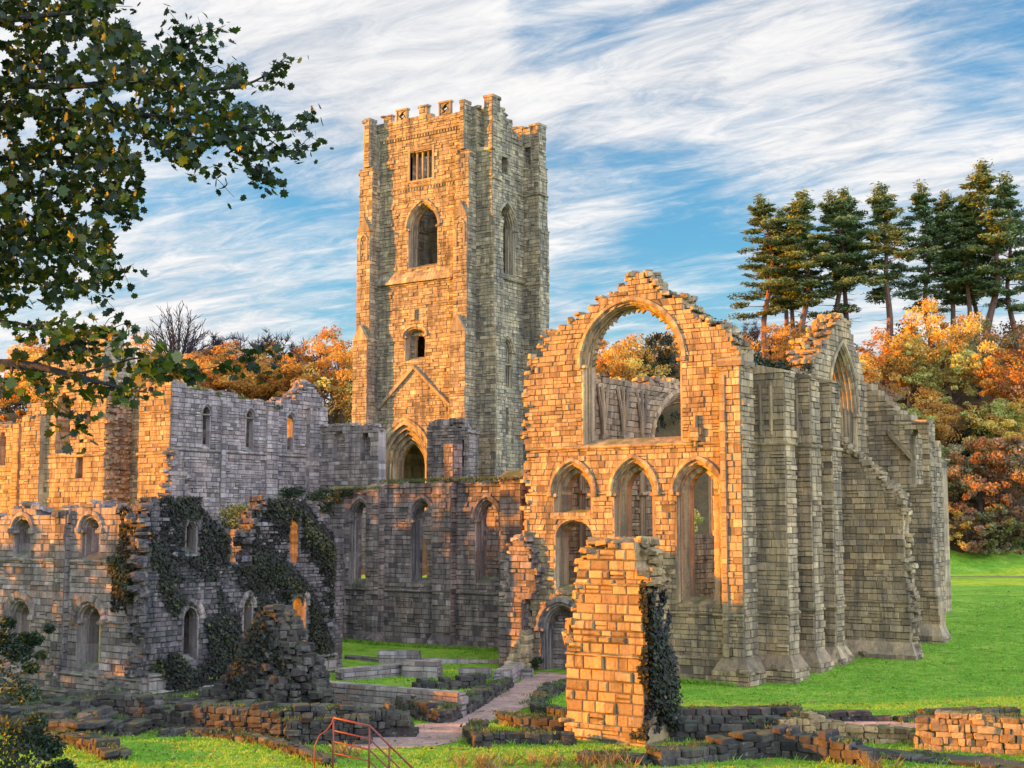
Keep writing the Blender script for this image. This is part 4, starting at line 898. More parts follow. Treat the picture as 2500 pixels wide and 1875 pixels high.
# overgrown heap
b = Buf()
hx, hy = -13.6, -22.9
for i in range(900):
    z = 5.0*(1-math.sqrt(rnd.random()))*1.02; k = max(0, 1-z/5.0); rr = (2.7*k**.8+.25)
    a = rnd.uniform(0, 6.283); r = rr*math.sqrt(rnd.random())
    stone(b, hx+1.15*r*math.cos(a)*.82+.25*r*math.sin(a), hy+1.15*r*math.sin(a)*.5+.5*r*math.cos(a)*.6, z, rnd.uniform(.18, .34), rnd.uniform(.15, .28), rnd.uniform(.1, .18), rnd.uniform(0, 3), .2)
HP = mk('rubble_heap', b, MRB); tag(HP, 'tall cone of dark overgrown rubble rising in front of the left ruin', 'rubble heap')

# ================================================================ handrail (a real rail on the bank, about 30 m off)
def hp(x, y, z): return (x, y, z)
b = Buf(); A = Vector((13.30, -48.79, 4.83)); Bq = Vector((13.94, -48.35, 4.66)); dn = (Vector((14.65, -47.86, 3.84))-Bq)
D1 = Bq+dn*1.6
RL = thing('handrail', (13.5, -48.7, ground_z(13.5, -48.7)), 'rusty red tubular handrail at the head of steps in the centre foreground', 'handrail')
mr = M['rust']
def rtube(name, pts, r):
    b = Buf(); tube(b, pts, r, 8); mk(name, b, mr, RL, smooth=True)
for dz in (0, -.27, -.5, -.74): rtube('rail', [A+Vector((0, 0, dz)), Bq+Vector((0, 0, dz)), D1+Vector((0, 0, dz))], .023 if dz == 0 else .017)
for P, zt in ((A, 0), (Bq, 0), (Bq+dn*.5, 0), (Bq+dn*1.05, 0), (D1, 0)):
    rtube('post', [P, Vector((P.x, P.y, min(P.z-.9, ground_z(P.x, P.y)-.05)))], .022)
Cq = Vector((12.98, -49.02, 4.27))
rtube('rail', [A, A+Vector((-.03, -.02, -.12)), A*.6+Cq*.4+Vector((0, 0, -.06)), A*.25+Cq*.75+Vector((0, 0, .05)), Cq+Vector((0, 0, -.05)), Vector((Cq.x, Cq.y, 2.8))], .014)

# ================================================================ trees
class Tree: pass
def skeleton(b, base, h, r0, spread, levels, rg, lean=0., n0=6, start=.3, up=.5, thin=.62):
    tips = []
    def grow(p, d, L, r, lev):
        pts = [p]; n = 4; q = p.copy(); dd = d.copy()
        for i in range(n):
            dd = (dd+Vector((rg.uniform(-.22, .22), rg.uniform(-.22, .22), rg.uniform(-.05, .16)))).normalized(); q = q+dd*L/n; pts.append(q.copy())
        tube(b, pts, [r*(1-.55*i/n) for i in range(n+1)], 5 if lev else 7, (.5, 0, .5, 1), cap=False)
        if lev >= levels: tips.append(q); tips.append(pts[2]); return
        k = n0 if lev == 0 else rg.choice((3, 3, 4))
        for j in range(k):
            t = start+(1-start)*(j+rg.random())/k if lev == 0 else .35+.65*(j+rg.random())/k
            i = min(n-1, int(t*n)); P = pts[i].lerp(pts[i+1], t*n-i)
            a = 2*math.pi*(j*.382+rg.random()*.3); e = up+rg.uniform(-.2, .3)
            nd = Vector((math.cos(a), math.sin(a), e)).normalized()
            if lev: nd = (nd*.75+dd*.8).normalized()
            grow(P, nd, L*(spread if lev == 0 else .62)*rg.uniform(.75, 1.15), r*(1-.55*t)*thin, lev+1)
        if lev == 0: tips.append(q)
    grow(Vector(base), Vector((lean, 0, 1)).normalized(), h, r0, 0)
    return tips
def broadleaf(name, seed, h, cw, leafn, leafs, levels=2, low=.12):
    rg = random.Random(seed); npr = np.random.default_rng(seed)
    root = bpy.data.objects.new(name, None); C.objects.link(root); root['_w'] = (0, 0, 0)
    b = Buf(); tips = skeleton(b, (0, 0, -.4), h*.62, h*.026, .62, levels, rg, start=.22)
    mk('trunk', b, M['bark'], root)
    cl = [np.array(t) for t in tips]
    for i in range(46):
        z = h*(low+(1-low)*rg.random()); u = (z/h-low)/(1-low); rr = cw*math.sin(math.pi*min(1, .12+.88*u)**.8)**.6*rg.uniform(.45, 1.05); a = rg.uniform(0, 6.283)
        cl.append(np.array((rr*math.cos(a), rr*math.sin(a), z)))
    P = []; T = []
    per = leafn//len(cl)
    for c in cl:
        if rg.random() < .17: continue
        s = rg.uniform(.4, 1.2)*h*.085; n = int(per*rg.uniform(.5, 1.5)); q = npr.normal(size=(n, 3)); q /= np.linalg.norm(q, axis=1)[:, None]
        q *= (npr.random((n, 1))**.45)*s*np.array((1.25, 1.25, .8)); P.append(c+q); T.append(np.clip(rg.uniform(.15, .85)+npr.normal(size=n)*.16, 0, 1))
    quads('crown', np.concatenate(P), leafs, M['leaf'], root, np.concatenate(T), .7, 0, seed)
    return root
def pine_tree(name, seed, h, start=.36, wide=.14):
    """Scots pine: bare leaning stem, dead snags, and an uneven crown of flattened needle pads"""
    rg = random.Random(seed); npr = np.random.default_rng(seed)
    root = bpy.data.objects.new(name, None); C.objects.link(root); root['_w'] = (0, 0, 0)
    b = Buf(); ph = rg.uniform(0, 6); sw = rg.uniform(.2, .7); tp = [Vector((sw*math.sin(i*.55+ph), sw*.7*math.sin(i*.8+ph*2), h*i/12-.5)) for i in range(13)]
    tp = [p-Vector((tp[0].x, tp[0].y, 0)) for p in tp]
    tube(b, tp, [.38*(1-.07*i) for i in range(13)], 7, (.5, 0, .5, 1)); P = []; T = []
    for k in range(14):
        u = rg.uniform(.15, start+.1); i = min(11, int(u*12)); base = tp[i].lerp(tp[i+1], u*12-i); a = rg.uniform(0, 6.283); L = rg.uniform(.5, 2.2)
        tube(b, [base, base+Vector((math.cos(a)*L*.6, math.sin(a)*L*.6, -.05*L)), base+Vector((math.cos(a)*L, math.sin(a)*L, rg.uniform(-.3, .2)))], [.06, .035, .012], 4, (.5, 0, .5, 1), cap=False)
    nb = 52; gap = rg.uniform(0, 6.283)
    for k in range(nb):
        u = start+(.985-start)*(k+rg.uniform(-.4, .4))/nb; u = min(.985, max(start, u)); i = min(11, int(u*12)); base = tp[i].lerp(tp[i+1], u*12-i); w = (u-start)/(1-start)
        a = k*2.4+rg.uniform(-.6, .6)
        prof = (.55+.95*w if w < .38 else 1.42*(1.02-w)**1.0)
        L = h*wide*prof*rg.uniform(.45, 1.35)*(1-.45*max(0, math.cos(a-gap))*(1-w))+.25
        if w < .3 and rg.random() < .3: continue
        rise = rg.uniform(-.12, .12)+.45*w; dv = Vector((math.cos(a), math.sin(a), rise)); cu = rg.uniform(.0, .2)
        at = lambda t: base+dv*L*t+Vector((0, 0, cu*L*t*t))
        tube(b, [at(t) for t in (0, .35, .7, 1)], [.09, .065, .04, .015], 4, (.5, 0, .5, 1), cap=False)
        for m in range(rg.choice((3, 4, 5, 6))):
            t = rg.uniform(.35, 1.05); c = at(t)+Vector((rg.uniform(-.6, .6), rg.uniform(-.6, .6), rg.uniform(0, .35)))
            s = rg.choice((rg.uniform(.45, .8), rg.uniform(.8, 1.3)))*(1-.45*w); n = int(100*s); q = npr.normal(size=(n, 3)); q /= np.linalg.norm(q, axis=1)[:, None]; q *= (npr.random((n, 1))**.5)*np.array((1.2, 1.2, .55))*s
            P.append(np.array(c)+q); T.append(np.clip(rg.uniform(.15, .85)+npr.normal(size=n)*.2+q[:, 2]*.25, 0, 1))
    for m in range(10):
        c = np.array(tp[12])+(lambda dz: np.array((rg.uniform(-.22, .22)*(.6+dz), rg.uniform(-.22, .22)*(.6+dz), 1.3-dz)))(rg.uniform(0, 3.6)); n = 60; q = npr.normal(size=(n, 3))*np.array((.3, .3, .42)); P.append(c+q); T.append(np.clip(.5+npr.normal(size=n)*.2, 0, 1))
    mk('trunk', b, M['pinebark'], root)
    quads('crown', np.concatenate(P), .5, M['pine'], root, np.concatenate(T), .3, .15, seed)
    return root
def bare_tree(name, seed, h, spread=.6):
    rg = random.Random(seed); root = bpy.data.objects.new(name, None); C.objects.link(root); root['_w'] = (0, 0, 0)
    b = Buf(); tips = skeleton(b, (0, 0, -.4), h*.55, h*.024, spread, 3, rg, n0=9, start=.25, up=.75, thin=.6); mk('trunk', b, M['darkbark'], root)
    b2 = Buf()
    for t in tips:
        for k in range(9):
            d = Vector((rg.uniform(-1, 1), rg.uniform(-1, 1), rg.uniform(-.1, 1.2))).normalized(); L = h*rg.uniform(.05, .11)
            m = t+d*L*.5+Vector((rg.uniform(-.1, .1), 0, .08)); tube(b2, [t, m, t+d*L+Vector((0, 0, .1*L))], [.06, .045, .025], 3, (.5, 0, .5, 1), cap=False)
    mk('twigs', b2, M['darkbark'], root)
    return root
def domed_tree(name, seed, h, rad):
    rg = random.Random(seed); root = bpy.data.objects.new(name, None); C.objects.link(root); root['_w'] = (0, 0, 0)
    b = Buf(); tube(b, [(0, 0, -.4), (.1, 0, h*.25), (0, .1, h*.5)], [.45, .36, .28], 8, (.5, 0, .5, 1))
    for i in range(26):
        a = i*2.4; e = math.asin(min(1, (i+.5)/26)); d = Vector((math.cos(a)*math.cos(e), math.sin(a)*math.cos(e), math.sin(e)))
        s = Vector((0, 0, h*rg.uniform(.3, .5))); tip = Vector((0, 0, h*.52))+Vector((d.x*rad, d.y*rad, d.z*h*.47)); m = s.lerp(tip, .5)+Vector((d.x, d.y, 0))*rad*.08
        tube(b, [s, s.lerp(m, .5), m, m.lerp(tip, .55), tip], [.17, .14, .1, .07, .045], 5, (.5, 0, .5, 1), cap=False)
        for j in range(16):
            t = rg.uniform(.35, 1); p = (m.lerp(tip, (t-.5)*2) if t > .5 else s.lerp(m, t*2)); dd = (d+Vector((rg.uniform(-.8, .8), rg.uniform(-.8, .8), rg.uniform(-.3, .7)))).normalized(); L = rg.uniform(.9, 2.0)
            q = p+dd*L*.5+Vector((rg.uniform(-.1, .1), rg.uniform(-.1, .1), .1)); r = p+dd*L; tube(b, [p, q, r], [.07, .05, .028], 3, (.5, 0, .5, 1), cap=False)
            for k in range(3):
                d3 = (dd+Vector((rg.uniform(-.9, .9), rg.uniform(-.9, .9), rg.uniform(-.2, .8)))).normalized(); s3 = q.lerp(r, rg.random()); tube(b, [s3, s3+d3*rg.uniform(.5, 1.1)], [.04, .022], 3, (.5, 0, .5, 1), cap=False)
    mk('trunk', b, M['darkbark'], root); return root
protos = {}
for k, (seed, h, cw, n, s, low) in dict(a=(1, 12, 4.6, 12000, .33, .1), b=(2, 14, 4.4, 12000, .33, .16), c=(3, 10, 5.2, 11000, .33, .04), d=(4, 13, 5.2, 6200, .32, .14), e=(5, 5, 3.4, 6000, .3, .0)).items():
    protos[k] = broadleaf('autumn_tree', seed, h, cw, n, s, low=low)
for k, (seed, h) in dict(p=(11, 27), q=(12, 28), r=(13, 26)).items(): protos[k] = pine_tree('pine_tree', seed, h)
protos['s'] = pine_tree('pine_tree', 14, 28, .28, .165); protos['t'] = pine_tree('pine_tree', 15, 27, .46, .12)
protos['o'] = domed_tree('bare_tree', 31, 15, 4.0)
protos['x'] = bare_tree('bare_tree', 21, 14); protos['y'] = bare_tree('bare_tree', 22, 13, .7)
used = set()
def plant(k, fw, px, label, cat, group=None, h=1., w=None, color=None, name=None, z=None):
    """stand a copy of a tree kind at distance fw, on the bearing of photo column px"""
    p = protos[k]
    if k in used:
        o = p.copy(); C.objects.link(o)
        for ch in p.children:
            c = ch.copy(); C.objects.link(c); c.parent = o
    else: o = p; used.add(k)
    r = (px-1250)/3357*fw; x, y = xy_of(fw, r)
    o.location = (x, y, ground_z(x, y)-.1 if z is None else z); w = w or h
    o.scale = (w, w, h); o.rotation_euler = (0, 0, rnd.uniform(0, 6.28))
    if name: o.name = name
    tag(o, label, cat, group)
    if color:
        for c in o.children: c.color = tuple(color)+(1,)
    return o
ORANGE = (.6, .31, .05); GOLD = (.72, .46, .08); YEL = (.6, .52, .13); YGREEN = (.42, .39, .09); OLIVE = (.26, .235, .07); RUST = (.42, .2, .06); BROWN = (.33, .2, .09); DGREEN = (.045, .05, .014); PALE = (.5, .43, .2)
g = 'pines on the ridge'
for i, (k, px, fw, h, lab) in enumerate([
    ('s', 1879, 236, 1.00, 'leftmost ridge pine, orange trunk and layered sunlit boughs'), ('p', 1916, 240, 0.96, 'thin pine second from the left of the ridge'), ('q', 1952, 238, 0.94, 'thin pine third from the left, just left of a taller dark topped one'),
    ('r', 1974, 234, 1.09, 'dark topped pine fourth from the left, rising over the thin ones'), ('s', 2058, 236, 1.02, 'left of the twin dark pines above the pointed gable'), ('t', 2076, 240, 1.10, 'right of the twin dark pines above the pointed gable'),
    ('r', 2172, 235, 1.13, 'single pine with a conical top and a clear gap on each side'), ('s', 2290, 236, 1.07, 'bushy pine right of the gap, its lower boughs sunlit'), ('p', 2332, 240, 1.07, 'pine standing close behind the bushy one right of the gap'),
    ('t', 2377, 236, 1.02, 'slender bare stemmed pine, left of a close pair'), ('q', 2389, 239, 1.02, 'slender bare stemmed pine, right of a close pair'), ('r', 2426, 233, 1.28, 'tallest pine of the ridge, with a broad rounded sunlit top'), ('s', 2500, 236, 1.12, 'pine cut by the right edge of the picture')]):
    o = plant(k, fw, px, lab, 'pine tree', g, h, h*(1.62 if px in (2426, 2172, 2058, 1879, 1974) else 1.4))
gs = 'autumn trees on the right slope'
for k, fw, px, h, w, c, lab in [
    ('d', 222, 1900, .75, .8, ORANGE, 'small thin orange tree below the leftmost pines'), ('a', 220, 1990, .8, .8, GOLD, 'golden bush tree between the chapel gable and the pines'),
    ('a', 212, 2095, .95, .9, GOLD, 'golden tree just right of the pointed east gable'), ('b', 214, 2160, .95, .95, ORANGE, 'orange tree with a rounded top right of the golden one by the gable'),
    ('a', 216, 2225, .95, .9, YEL, 'yellow tree below the single conical pine'), ('b', 216, 2285, 1.2, 1.15, GOLD, 'big golden orange tree in the middle of the right slope'), ('a', 214, 2345, .95, 1., YEL, 'pale yellow tree right of the big golden one'),
    ('d', 218, 2400, 1.0, 1.0, OLIVE, 'olive tree under the pair of slender pines'), ('a', 210, 2465, 1.1, 1.1, ORANGE, 'orange tree at the right edge under the tallest pine'), ('b', 208, 2535, 1.15, 1.1, RUST, 'rust coloured tree cut by the right edge'),
    ('d', 204, 2150, .95, .9, BROWN, 'thin brown tree with bare twigs above the north buttress'), ('a', 200, 2215, 1.0, 1.0, YGREEN, 'yellow green tree above the far end of the chapel'), ('b', 202, 2275, .9, 1., ORANGE, 'orange tree standing left of the dark evergreen'),
    ('c', 201, 2385, .95, .8, DGREEN, 'dark evergreen bush in the middle of the slope'), ('a', 202, 2445, .95, 1.1, YGREEN, 'yellow green tree right of the dark evergreen'), ('b', 200, 2500, .9, 1., GOLD, 'golden tree right of the dark evergreen at the picture edge'),
    ('c', 194, 2280, 1.0, .95, OLIVE, 'olive tree at the foot of the slope beside the chapel'), ('c', 196, 2335, .9, .9, PALE, 'pale straw coloured tree at the foot of the slope'), ('c', 192, 2400, 1.25, 1.15, RUST, 'large russet beech at the foot of the slope'), ('c', 191, 2475, 1.3, 1.25, BROWN, 'large brown beech beside the russet one at the right edge'),
    ('e', 186, 2265, 1.0, 1.1, OLIVE, 'olive shrub where the lawn meets the chapel end'), ('e', 187, 2315, 1.1, 1.2, GOLD, 'straw and orange shrub at the back of the lawn'), ('e', 186, 2365, 1.15, 1.3, BROWN, 'brown hedge shrub in the middle of the lawn edge'), ('e', 186, 2430, 1.25, 1.4, OLIVE, 'dark olive hedge shrub under the brown beech'), ('e', 186, 2500, 1.2, 1.4, BROWN, 'brown hedge shrub at the right end of the lawn edge')]:
    plant(k, fw, px, lab, 'shrub' if k == 'e' else 'tree', 'shrubs along the lawn edge' if k == 'e' else gs, h, w, c, 'shrub' if k == 'e' else 'autumn_tree')
gl = 'autumn trees behind the left ruins'
for k, fw, px, h, w, c, lab in [
    ('a', 200, 490, 1.0, 1.0, RUST, 'russet tree right of the bare domed tree'), ('b', 198, 545, .95, 1.05, ORANGE, 'rounded orange tree, second to the right of the bare domed tree'), ('a', 202, 600, .85, 1., GOLD, 'lower golden orange tree left of the small gable stub'), ('b', 200, 655, .9, 1., ORANGE, 'orange tree behind the small gable stub'),
    ('a', 203, 715, .9, .95, RUST, 'russet tree in the dip left of the tower'), ('b', 198, 800, 1.1, 1.1, ORANGE, 'tall orange tree touching the left edge of the tower'), ('d', 196, 850, 1.0, 1.0, YEL, 'yellow green tree half hidden by the left edge of the tower'), ('a', 200, 400, .95, 1., ORANGE, 'orange tree below the bare domed tree'), ('b', 205, 330, .9, 1.1, GOLD, 'golden tree left of the bare domed tree, behind the leafy branch'),
    ('a', 200, 60, 1.1, 1.1, ORANGE, 'orange tree at the left edge behind the branch'), ('b', 200, 130, 1.0, 1.1, GOLD, 'golden tree second from the left edge behind the branch'), ('d', 196, 1330, .95, .9, RUST, 'russet tree peeping over the broken left shoulder of the chapel')]:
    plant(k, fw, px, lab, 'tree', gl, h, w, c)
plant('o', 203, 424, 'bare tree with a dark domed crown of twigs', 'tree', None, 1.12, 1.05, None, 'bare_tree'); plant('y', 208, 545, 'bare twiggy treetop rising behind the rounded orange tree', 'tree', None, 1.05, .9, None, 'bare_tree'); plant('x', 207, 650, 'sparse bare tree behind the orange trees left of the tower', 'tree', None, .95, .8, None, 'bare_tree'); plant('y', 206, 735, 'bare dark tree in the dip between the orange trees and the tower', 'tree', None, 1.0, .8, None, 'bare_tree')
plant('y', 224, 1815, 'bare pale twigged tree above the right shoulder of the chapel', 'tree', None, .75, .7, None, 'bare_tree')
gw_ = 'trees seen through the chapel window'
for k, fw, px, h, w, c, lab in [('a', 200, 1478, 1.25, 1.05, ORANGE, 'orange tree seen through the left half of the great window'), ('b', 202, 1545, 1.1, 1.0, GOLD, 'golden tree seen through the middle of the great window'), ('c', 206, 1612, 1.5, .8, DGREEN, 'dark evergreen seen through the right half of the great window'), ('c', 185, 1560, 1., 1., YEL, 'yellow bush behind the arcade wall, seen through the great window'), ('c', 170, 1640, 1., .9, YGREEN, 'yellow green bush seen through the inner arch')]:
    plant(k, fw, px, lab, 'tree', gw_, h, w, c)
# wood that reads as one mass along the ridge
npr = np.random.default_rng(5); P = []; T = []
for i in range(330):
    r = npr.uniform(-130, 150); k = sstep(-10, 40, r); fw = npr.uniform(196+18*k, 232+26*k)+8
    x, y = xy_of(fw, r); z = ground_z(x, y); s = npr.uniform(2.2, 3.6)
    for q in range(4):
        c = np.array((x+npr.uniform(-2, 2), y+npr.uniform(-2, 2), z+npr.uniform(.5, 5.5))); n = 110
        v = npr.normal(size=(n, 3)); v /= np.linalg.norm(v, axis=1)[:, None]; P.append(c+v*s*.7*(npr.random((n, 1))**.4)); T.append(np.clip(npr.uniform(.1, .9)+npr.normal(size=n)*.15, 0, 1))
M['scrub'] = leaf_mat('woodland_scrub', [(0, (.06, .045, .02)), (.35, (.16, .1, .03)), (.65, (.2, .17, .05)), (1, (.32, .15, .03))], trans=.2)
WD = quads('woodland', np.concatenate(P), .5, M['scrub'], None, np.concatenate(T), .7, 0, 6); tag(WD, 'undergrowth of the autumn wood covering the hillside', 'woodland', None, 'stuff')

# ================================================================ unseen trees and shrubs added left of the frame to shade the lower walls
for k, x, y, h, w, c, lab in SHADE_TREES:
    p = protos[k]; o = p.copy(); C.objects.link(o)
    for ch in p.children: q = ch.copy(); C.objects.link(q); q.parent = o; q.color = tuple(c)+(1,)
    o.location = (x, y, ground_z(x, y)-.2); o.scale = (w, w, h); o.rotation_euler = (0, 0, x*1.7); o.name = 'shrub' if k == 'e' else 'autumn_tree'; tag(o, lab, 'shrub' if k == 'e' else 'tree', 'trees and shrubs added for shade left of the frame')

# ================================================================ foreground maple
rg = random.Random(77)
def camp(px, py, d):
    x = (px-1250)/3340; z = (937.5-py)/3340; th = math.atan(339/3340)
    yv = math.cos(th)-z*math.sin(th); zv = math.sin(th)+z*math.cos(th); t = d/yv
    X, Y = xy_of(d, x*t); return Vector((X, Y, CAM[2]+zv*t))
MPL = thing('maple_tree', (*xy_of(16, -9.0), ground_z(*xy_of(16, -9.0))), 'dark leafy maple branches hanging into the upper left of the picture', 'tree')
b = Buf(); tb = Vector((*xy_of(16, -9.0), 3.5)); tt = Vector((*xy_of(16.5, -8.6), 19))
tube(b, [tb, tb.lerp(tt, .35)+Vector((.2, 0, 0)), tb.lerp(tt, .7), tt], [.42, .36, .28, .12], 10, (.5, 0, .5, 1))
twigs = []
def limb(pts, r0, sub=7):
    V = [Vector(p) for p in pts]; S = []
    for i in range(len(V)-1):
        a = V[max(0, i-1)]; p, q = V[i], V[i+1]; c = V[min(len(V)-1, i+2)]
        for t in (0, .25, .5, .75):
            t2, t3 = t*t, t*t*t
            S.append(.5*((2*p)+(q-a)*t+(2*a-5*p+4*q-c)*t2+(3*p-a-3*q+c)*t3))
    S.append(V[-1]); n = len(S)
    tube(b, S, [max(.004, r0*(1-.93*i/(n-1))) for i in range(n)], 6, (.5, 0, .5, 1), cap=False)
    twigs.append(S)
    for k in range(sub):
        i = rg.randint(int(n*.25), n-2); p = S[i]; d = (S[i+1]-S[i]).normalized()
        d2 = (d+Vector((rg.uniform(-.8, .8), rg.uniform(-.8, .8), rg.uniform(-.9, .6)))).normalized(); L = rg.uniform(.15, .5)
        m = [p, p+d2*L*.5+Vector((0, 0, rg.uniform(-.04, .05))), p+d2*L+Vector((0, 0, rg.uniform(-.15, .05)))]
        tube(b, m, [max(.003, r0*(1-.93*i/(n-1))*.5), .004, .002], 4, (.5, 0, .5, 1), cap=False); twigs.append([m[0], m[0].lerp(m[1], .5), m[1], m[1].lerp(m[2], .5), m[2]])
kA = .60284
def A(x, y, d): return camp(x*kA, y*kA, d)
LIMBS = [([(-400, 260, 16), (-80, 330, 15.8), (250, 350, 15.4), (560, 330, 15), (760, 360, 14.8), (960, 352, 14.6), (1085, 300, 14.5), (1150, 250, 14.5)], .05),
 ([(-400, 420, 16.4), (0, 440, 16.2), (300, 450, 15.8), (620, 470, 15.4), (860, 500, 15.2), (1050, 525, 15.1), (1190, 518, 15), (1262, 455, 15)], .05),
 ([(620, 470, 15.4), (800, 560, 15.3), (960, 520, 15.2), (1080, 560, 15.1), (1160, 610, 15.1), (1235, 578, 15.1)], .018),
 ([(480, 500, 15.5), (640, 570, 15.3), (740, 630, 15.2), (850, 700, 15.1)], .014), ([(860, 500, 15.2), (960, 600, 15.1), (1020, 690, 15), (1085, 735, 15)], .01),
 ([(560, 330, 15), (640, 250, 14.9), (720, 190, 14.8), (760, 150, 14.8), (740, 112, 14.8)], .014), ([(760, 360, 14.8), (800, 270, 14.7), (790, 210, 14.7), (830, 165, 14.7)], .01),
 ([(-400, 60, 15.6), (0, 80, 15.2), (200, 60, 15), (420, 40, 14.8), (470, -20, 14.8)], .05), ([(-400, 640, 16.8), (0, 640, 16.6), (240, 640, 16.2), (460, 640, 15.8), (560, 760, 15.6)], .045),
 ([(-400, 800, 16.6), (0, 800, 16.2), (250, 780, 16), (420, 800, 15.8), (540, 870, 15.6)], .04), ([(-400, 950, 17), (0, 940, 16.6), (250, 920, 16.4), (430, 990, 16), (470, 1060, 16)], .04),
 ([(-400, 1080, 17), (0, 1090, 16.4), (200, 1110, 16), (350, 1160, 15.8), (440, 1130, 15.8)], .035), ([(-400, 1480, 15.6), (0, 1475, 15.4), (120, 1480, 15.3), (300, 1520, 15.1), (450, 1560, 15), (600, 1590, 14.9)], .075),
 ([(120, 1480, 15.3), (260, 1400, 15.2), (400, 1350, 15.2), (530, 1300, 15.2)], .02), ([(300, 1520, 15.1), (450, 1480, 15), (560, 1450, 15), (700, 1470, 15), (800, 1500, 15)], .018), ([(800, 1500, 15), (900, 1480, 15), (960, 1455, 15), (1020, 1425, 15)], .005),
 ([(-400, 1250, 16.2), (0, 1300, 15.8), (130, 1320, 15.6), (240, 1340, 15.5), (330, 1330, 15.4)], .03), ([(60, 1480, 15.3), (160, 1560, 15.2), (230, 1640, 15.1), (330, 1700, 15.1)], .015)]
for pts, r in LIMBS: limb([A(*p) for p in pts], r)
mk('branches', b, M['darkbark'], MPL)
POLY = [(-500, -500), (470, -60), (470, 60), (560, 130), (620, 200), (700, 150), (770, 250), (870, 300), (990, 250), (1010, 330), (890, 400), (1100, 440), (1150, 520), (1010, 550), (1130, 650), (1000, 640), (860, 570), (800, 640), (850, 710), (720, 650), (580, 560), (560, 600), (580, 760), (545, 870), (470, 850), (420, 880), (470, 1000), (460, 1130), (400, 1140), (350, 1220), (280, 1200), (240, 1260), (80, 1240), (-40, 1330), (-500, 1500)]
def inpoly(x, y, P):
    c = False
    for i in range(len(P)):
        (x0, y0), (x1, y1) = P[i-1], P[i]
        if (y0 > y) != (y1 > y) and x < (x1-x0)*(y-y0)/(y1-y0)+x0: c = not c
    return c
spots = []
holes = [(rg.uniform(-50, 560), rg.uniform(60, 1250), rg.uniform(12, 34)) for _ in range(60)]
while len(spots) < 14500:
    x, y = rg.uniform(-520, 1160), rg.uniform(-420, 1340)
    if not inpoly(x, y, POLY): continue
    if x > 560 and rg.random() < .25: continue
    if y > 1150 and rg.random() < .35: continue
    if any((x-hx_)**2+(y-hy_)**2 < hr*hr for hx_, hy_, hr in holes): continue
    spots.append(A(x, y, 15.8+rg.gauss(0, .9)+(.3 if x < 300 else -.4)))
for S in twigs:
    for p in S[len(S)//3:]:
        for _ in range(2): spots.append(p+Vector((rg.uniform(-.1, .1), rg.uniform(-.1, .1), rg.uniform(-.12, .04))))
nlow = len(spots)
lowsp = []
for cx_, cy_, sx_, sy_, n in ((230, 1330, 190, 45, 60), (430, 1350, 110, 40, 35), (330, 1440, 260, 60, 60), (620, 1500, 130, 50, 75), (400, 1600, 180, 45, 50), (110, 1560, 150, 60, 40), (680, 1440, 60, 30, 14)):
    for _ in range(n): lowsp.append(A(rg.gauss(cx_, sx_*.6), rg.gauss(cy_, sy_*.6), 15.2+rg.gauss(0, .35)))
LEAF = [(0, -.42), (.14, -.26), (.38, -.36), (.34, -.14), (.56, .02), (.4, .16), (.44, .36), (.22, .32), (0, .58), (-.22, .32), (-.44, .36), (-.4, .16), (-.56, .02), (-.34, -.14), (-.38, -.36), (-.14, -.26)]
lv, lf, lc = Buf(), None, None
def leaf(bf, p, s, t):
    n = Vector((rg.uniform(-.7, .7), rg.uniform(-.7, .7), rg.uniform(-.2, 1))); n = n.normalized(); a = n.orthogonal().normalized(); a.rotate(Matrix.Rotation(rg.uniform(0, 6.28), 3, n))
    a = (a+Vector((0, 0, -.6))); a = (a-n*a.dot(n)).normalized(); c = n.cross(a); cu = rg.uniform(-.3, .55); wx = rg.uniform(.75, 1.1)
    vs = [tuple(p+n*.0)]+[tuple(p+(c*x*wx+a*y)*s+n*s*cu*(x*x*1.6+abs(y)*.25)) for x, y in LEAF]; k = len(LEAF)
    bf.add(vs, [(0, 1+i, 1+(i+1) % k) for i in range(k)], (t, 0, rg.random(), 1))
for p in spots: leaf(lv, p, rg.choice((rg.uniform(.055, .1), rg.uniform(.085, .14))), min(1, max(0, rg.betavariate(1.6, 3.0))))
for p in lowsp: leaf(lv, p, rg.uniform(.09, .165), min(1, rg.betavariate(3.2, 1.5)))
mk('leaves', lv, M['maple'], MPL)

# bank shrubs at the lower left
def blob_shrub(name, label, spots_, leafs, mat, n, tint=None, seed=1):
    npr = np.random.default_rng(seed); P = []; T = []
    for (c, s) in spots_:
        v = npr.normal(size=(n, 3)); v /= np.linalg.norm(v, axis=1)[:, None]; P.append(np.array(c)+v*np.array(s)*(npr.random((n, 1))**.45)); T.append(np.clip(npr.uniform(.2, .8)+npr.normal(size=n)*.2, 0, 1))
    o = quads(name, np.concatenate(P), leafs, mat, None, np.concatenate(T), .5, 0, seed, loc=tuple(spots_[0][0]))
    tag(o, label, 'shrub'); return o
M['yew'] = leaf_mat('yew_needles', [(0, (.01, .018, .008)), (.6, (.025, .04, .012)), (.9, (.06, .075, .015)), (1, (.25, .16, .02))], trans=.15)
def S_(px, py, d): return tuple(camp(px, py, d))
blob_shrub('shrub', 'dark evergreen shrub with feathery shoots at the lower left edge', [(S_(x, y, d), (s, s, s*.75)) for x, y, d, s in [(0, 1565, 34, .45), (45, 1590, 34, .4), (-20, 1650, 33.5, .7), (85, 1560, 34, .22), (120, 1535, 34.2, .13), (20, 1520, 34, .2), (-40, 1580, 34, .8), (50, 1690, 33, .45), (75, 1630, 33.6, .2), (60, 1555, 34, .15), (100, 1600, 34, .14)]], .12, M['yew'], 420, seed=3)
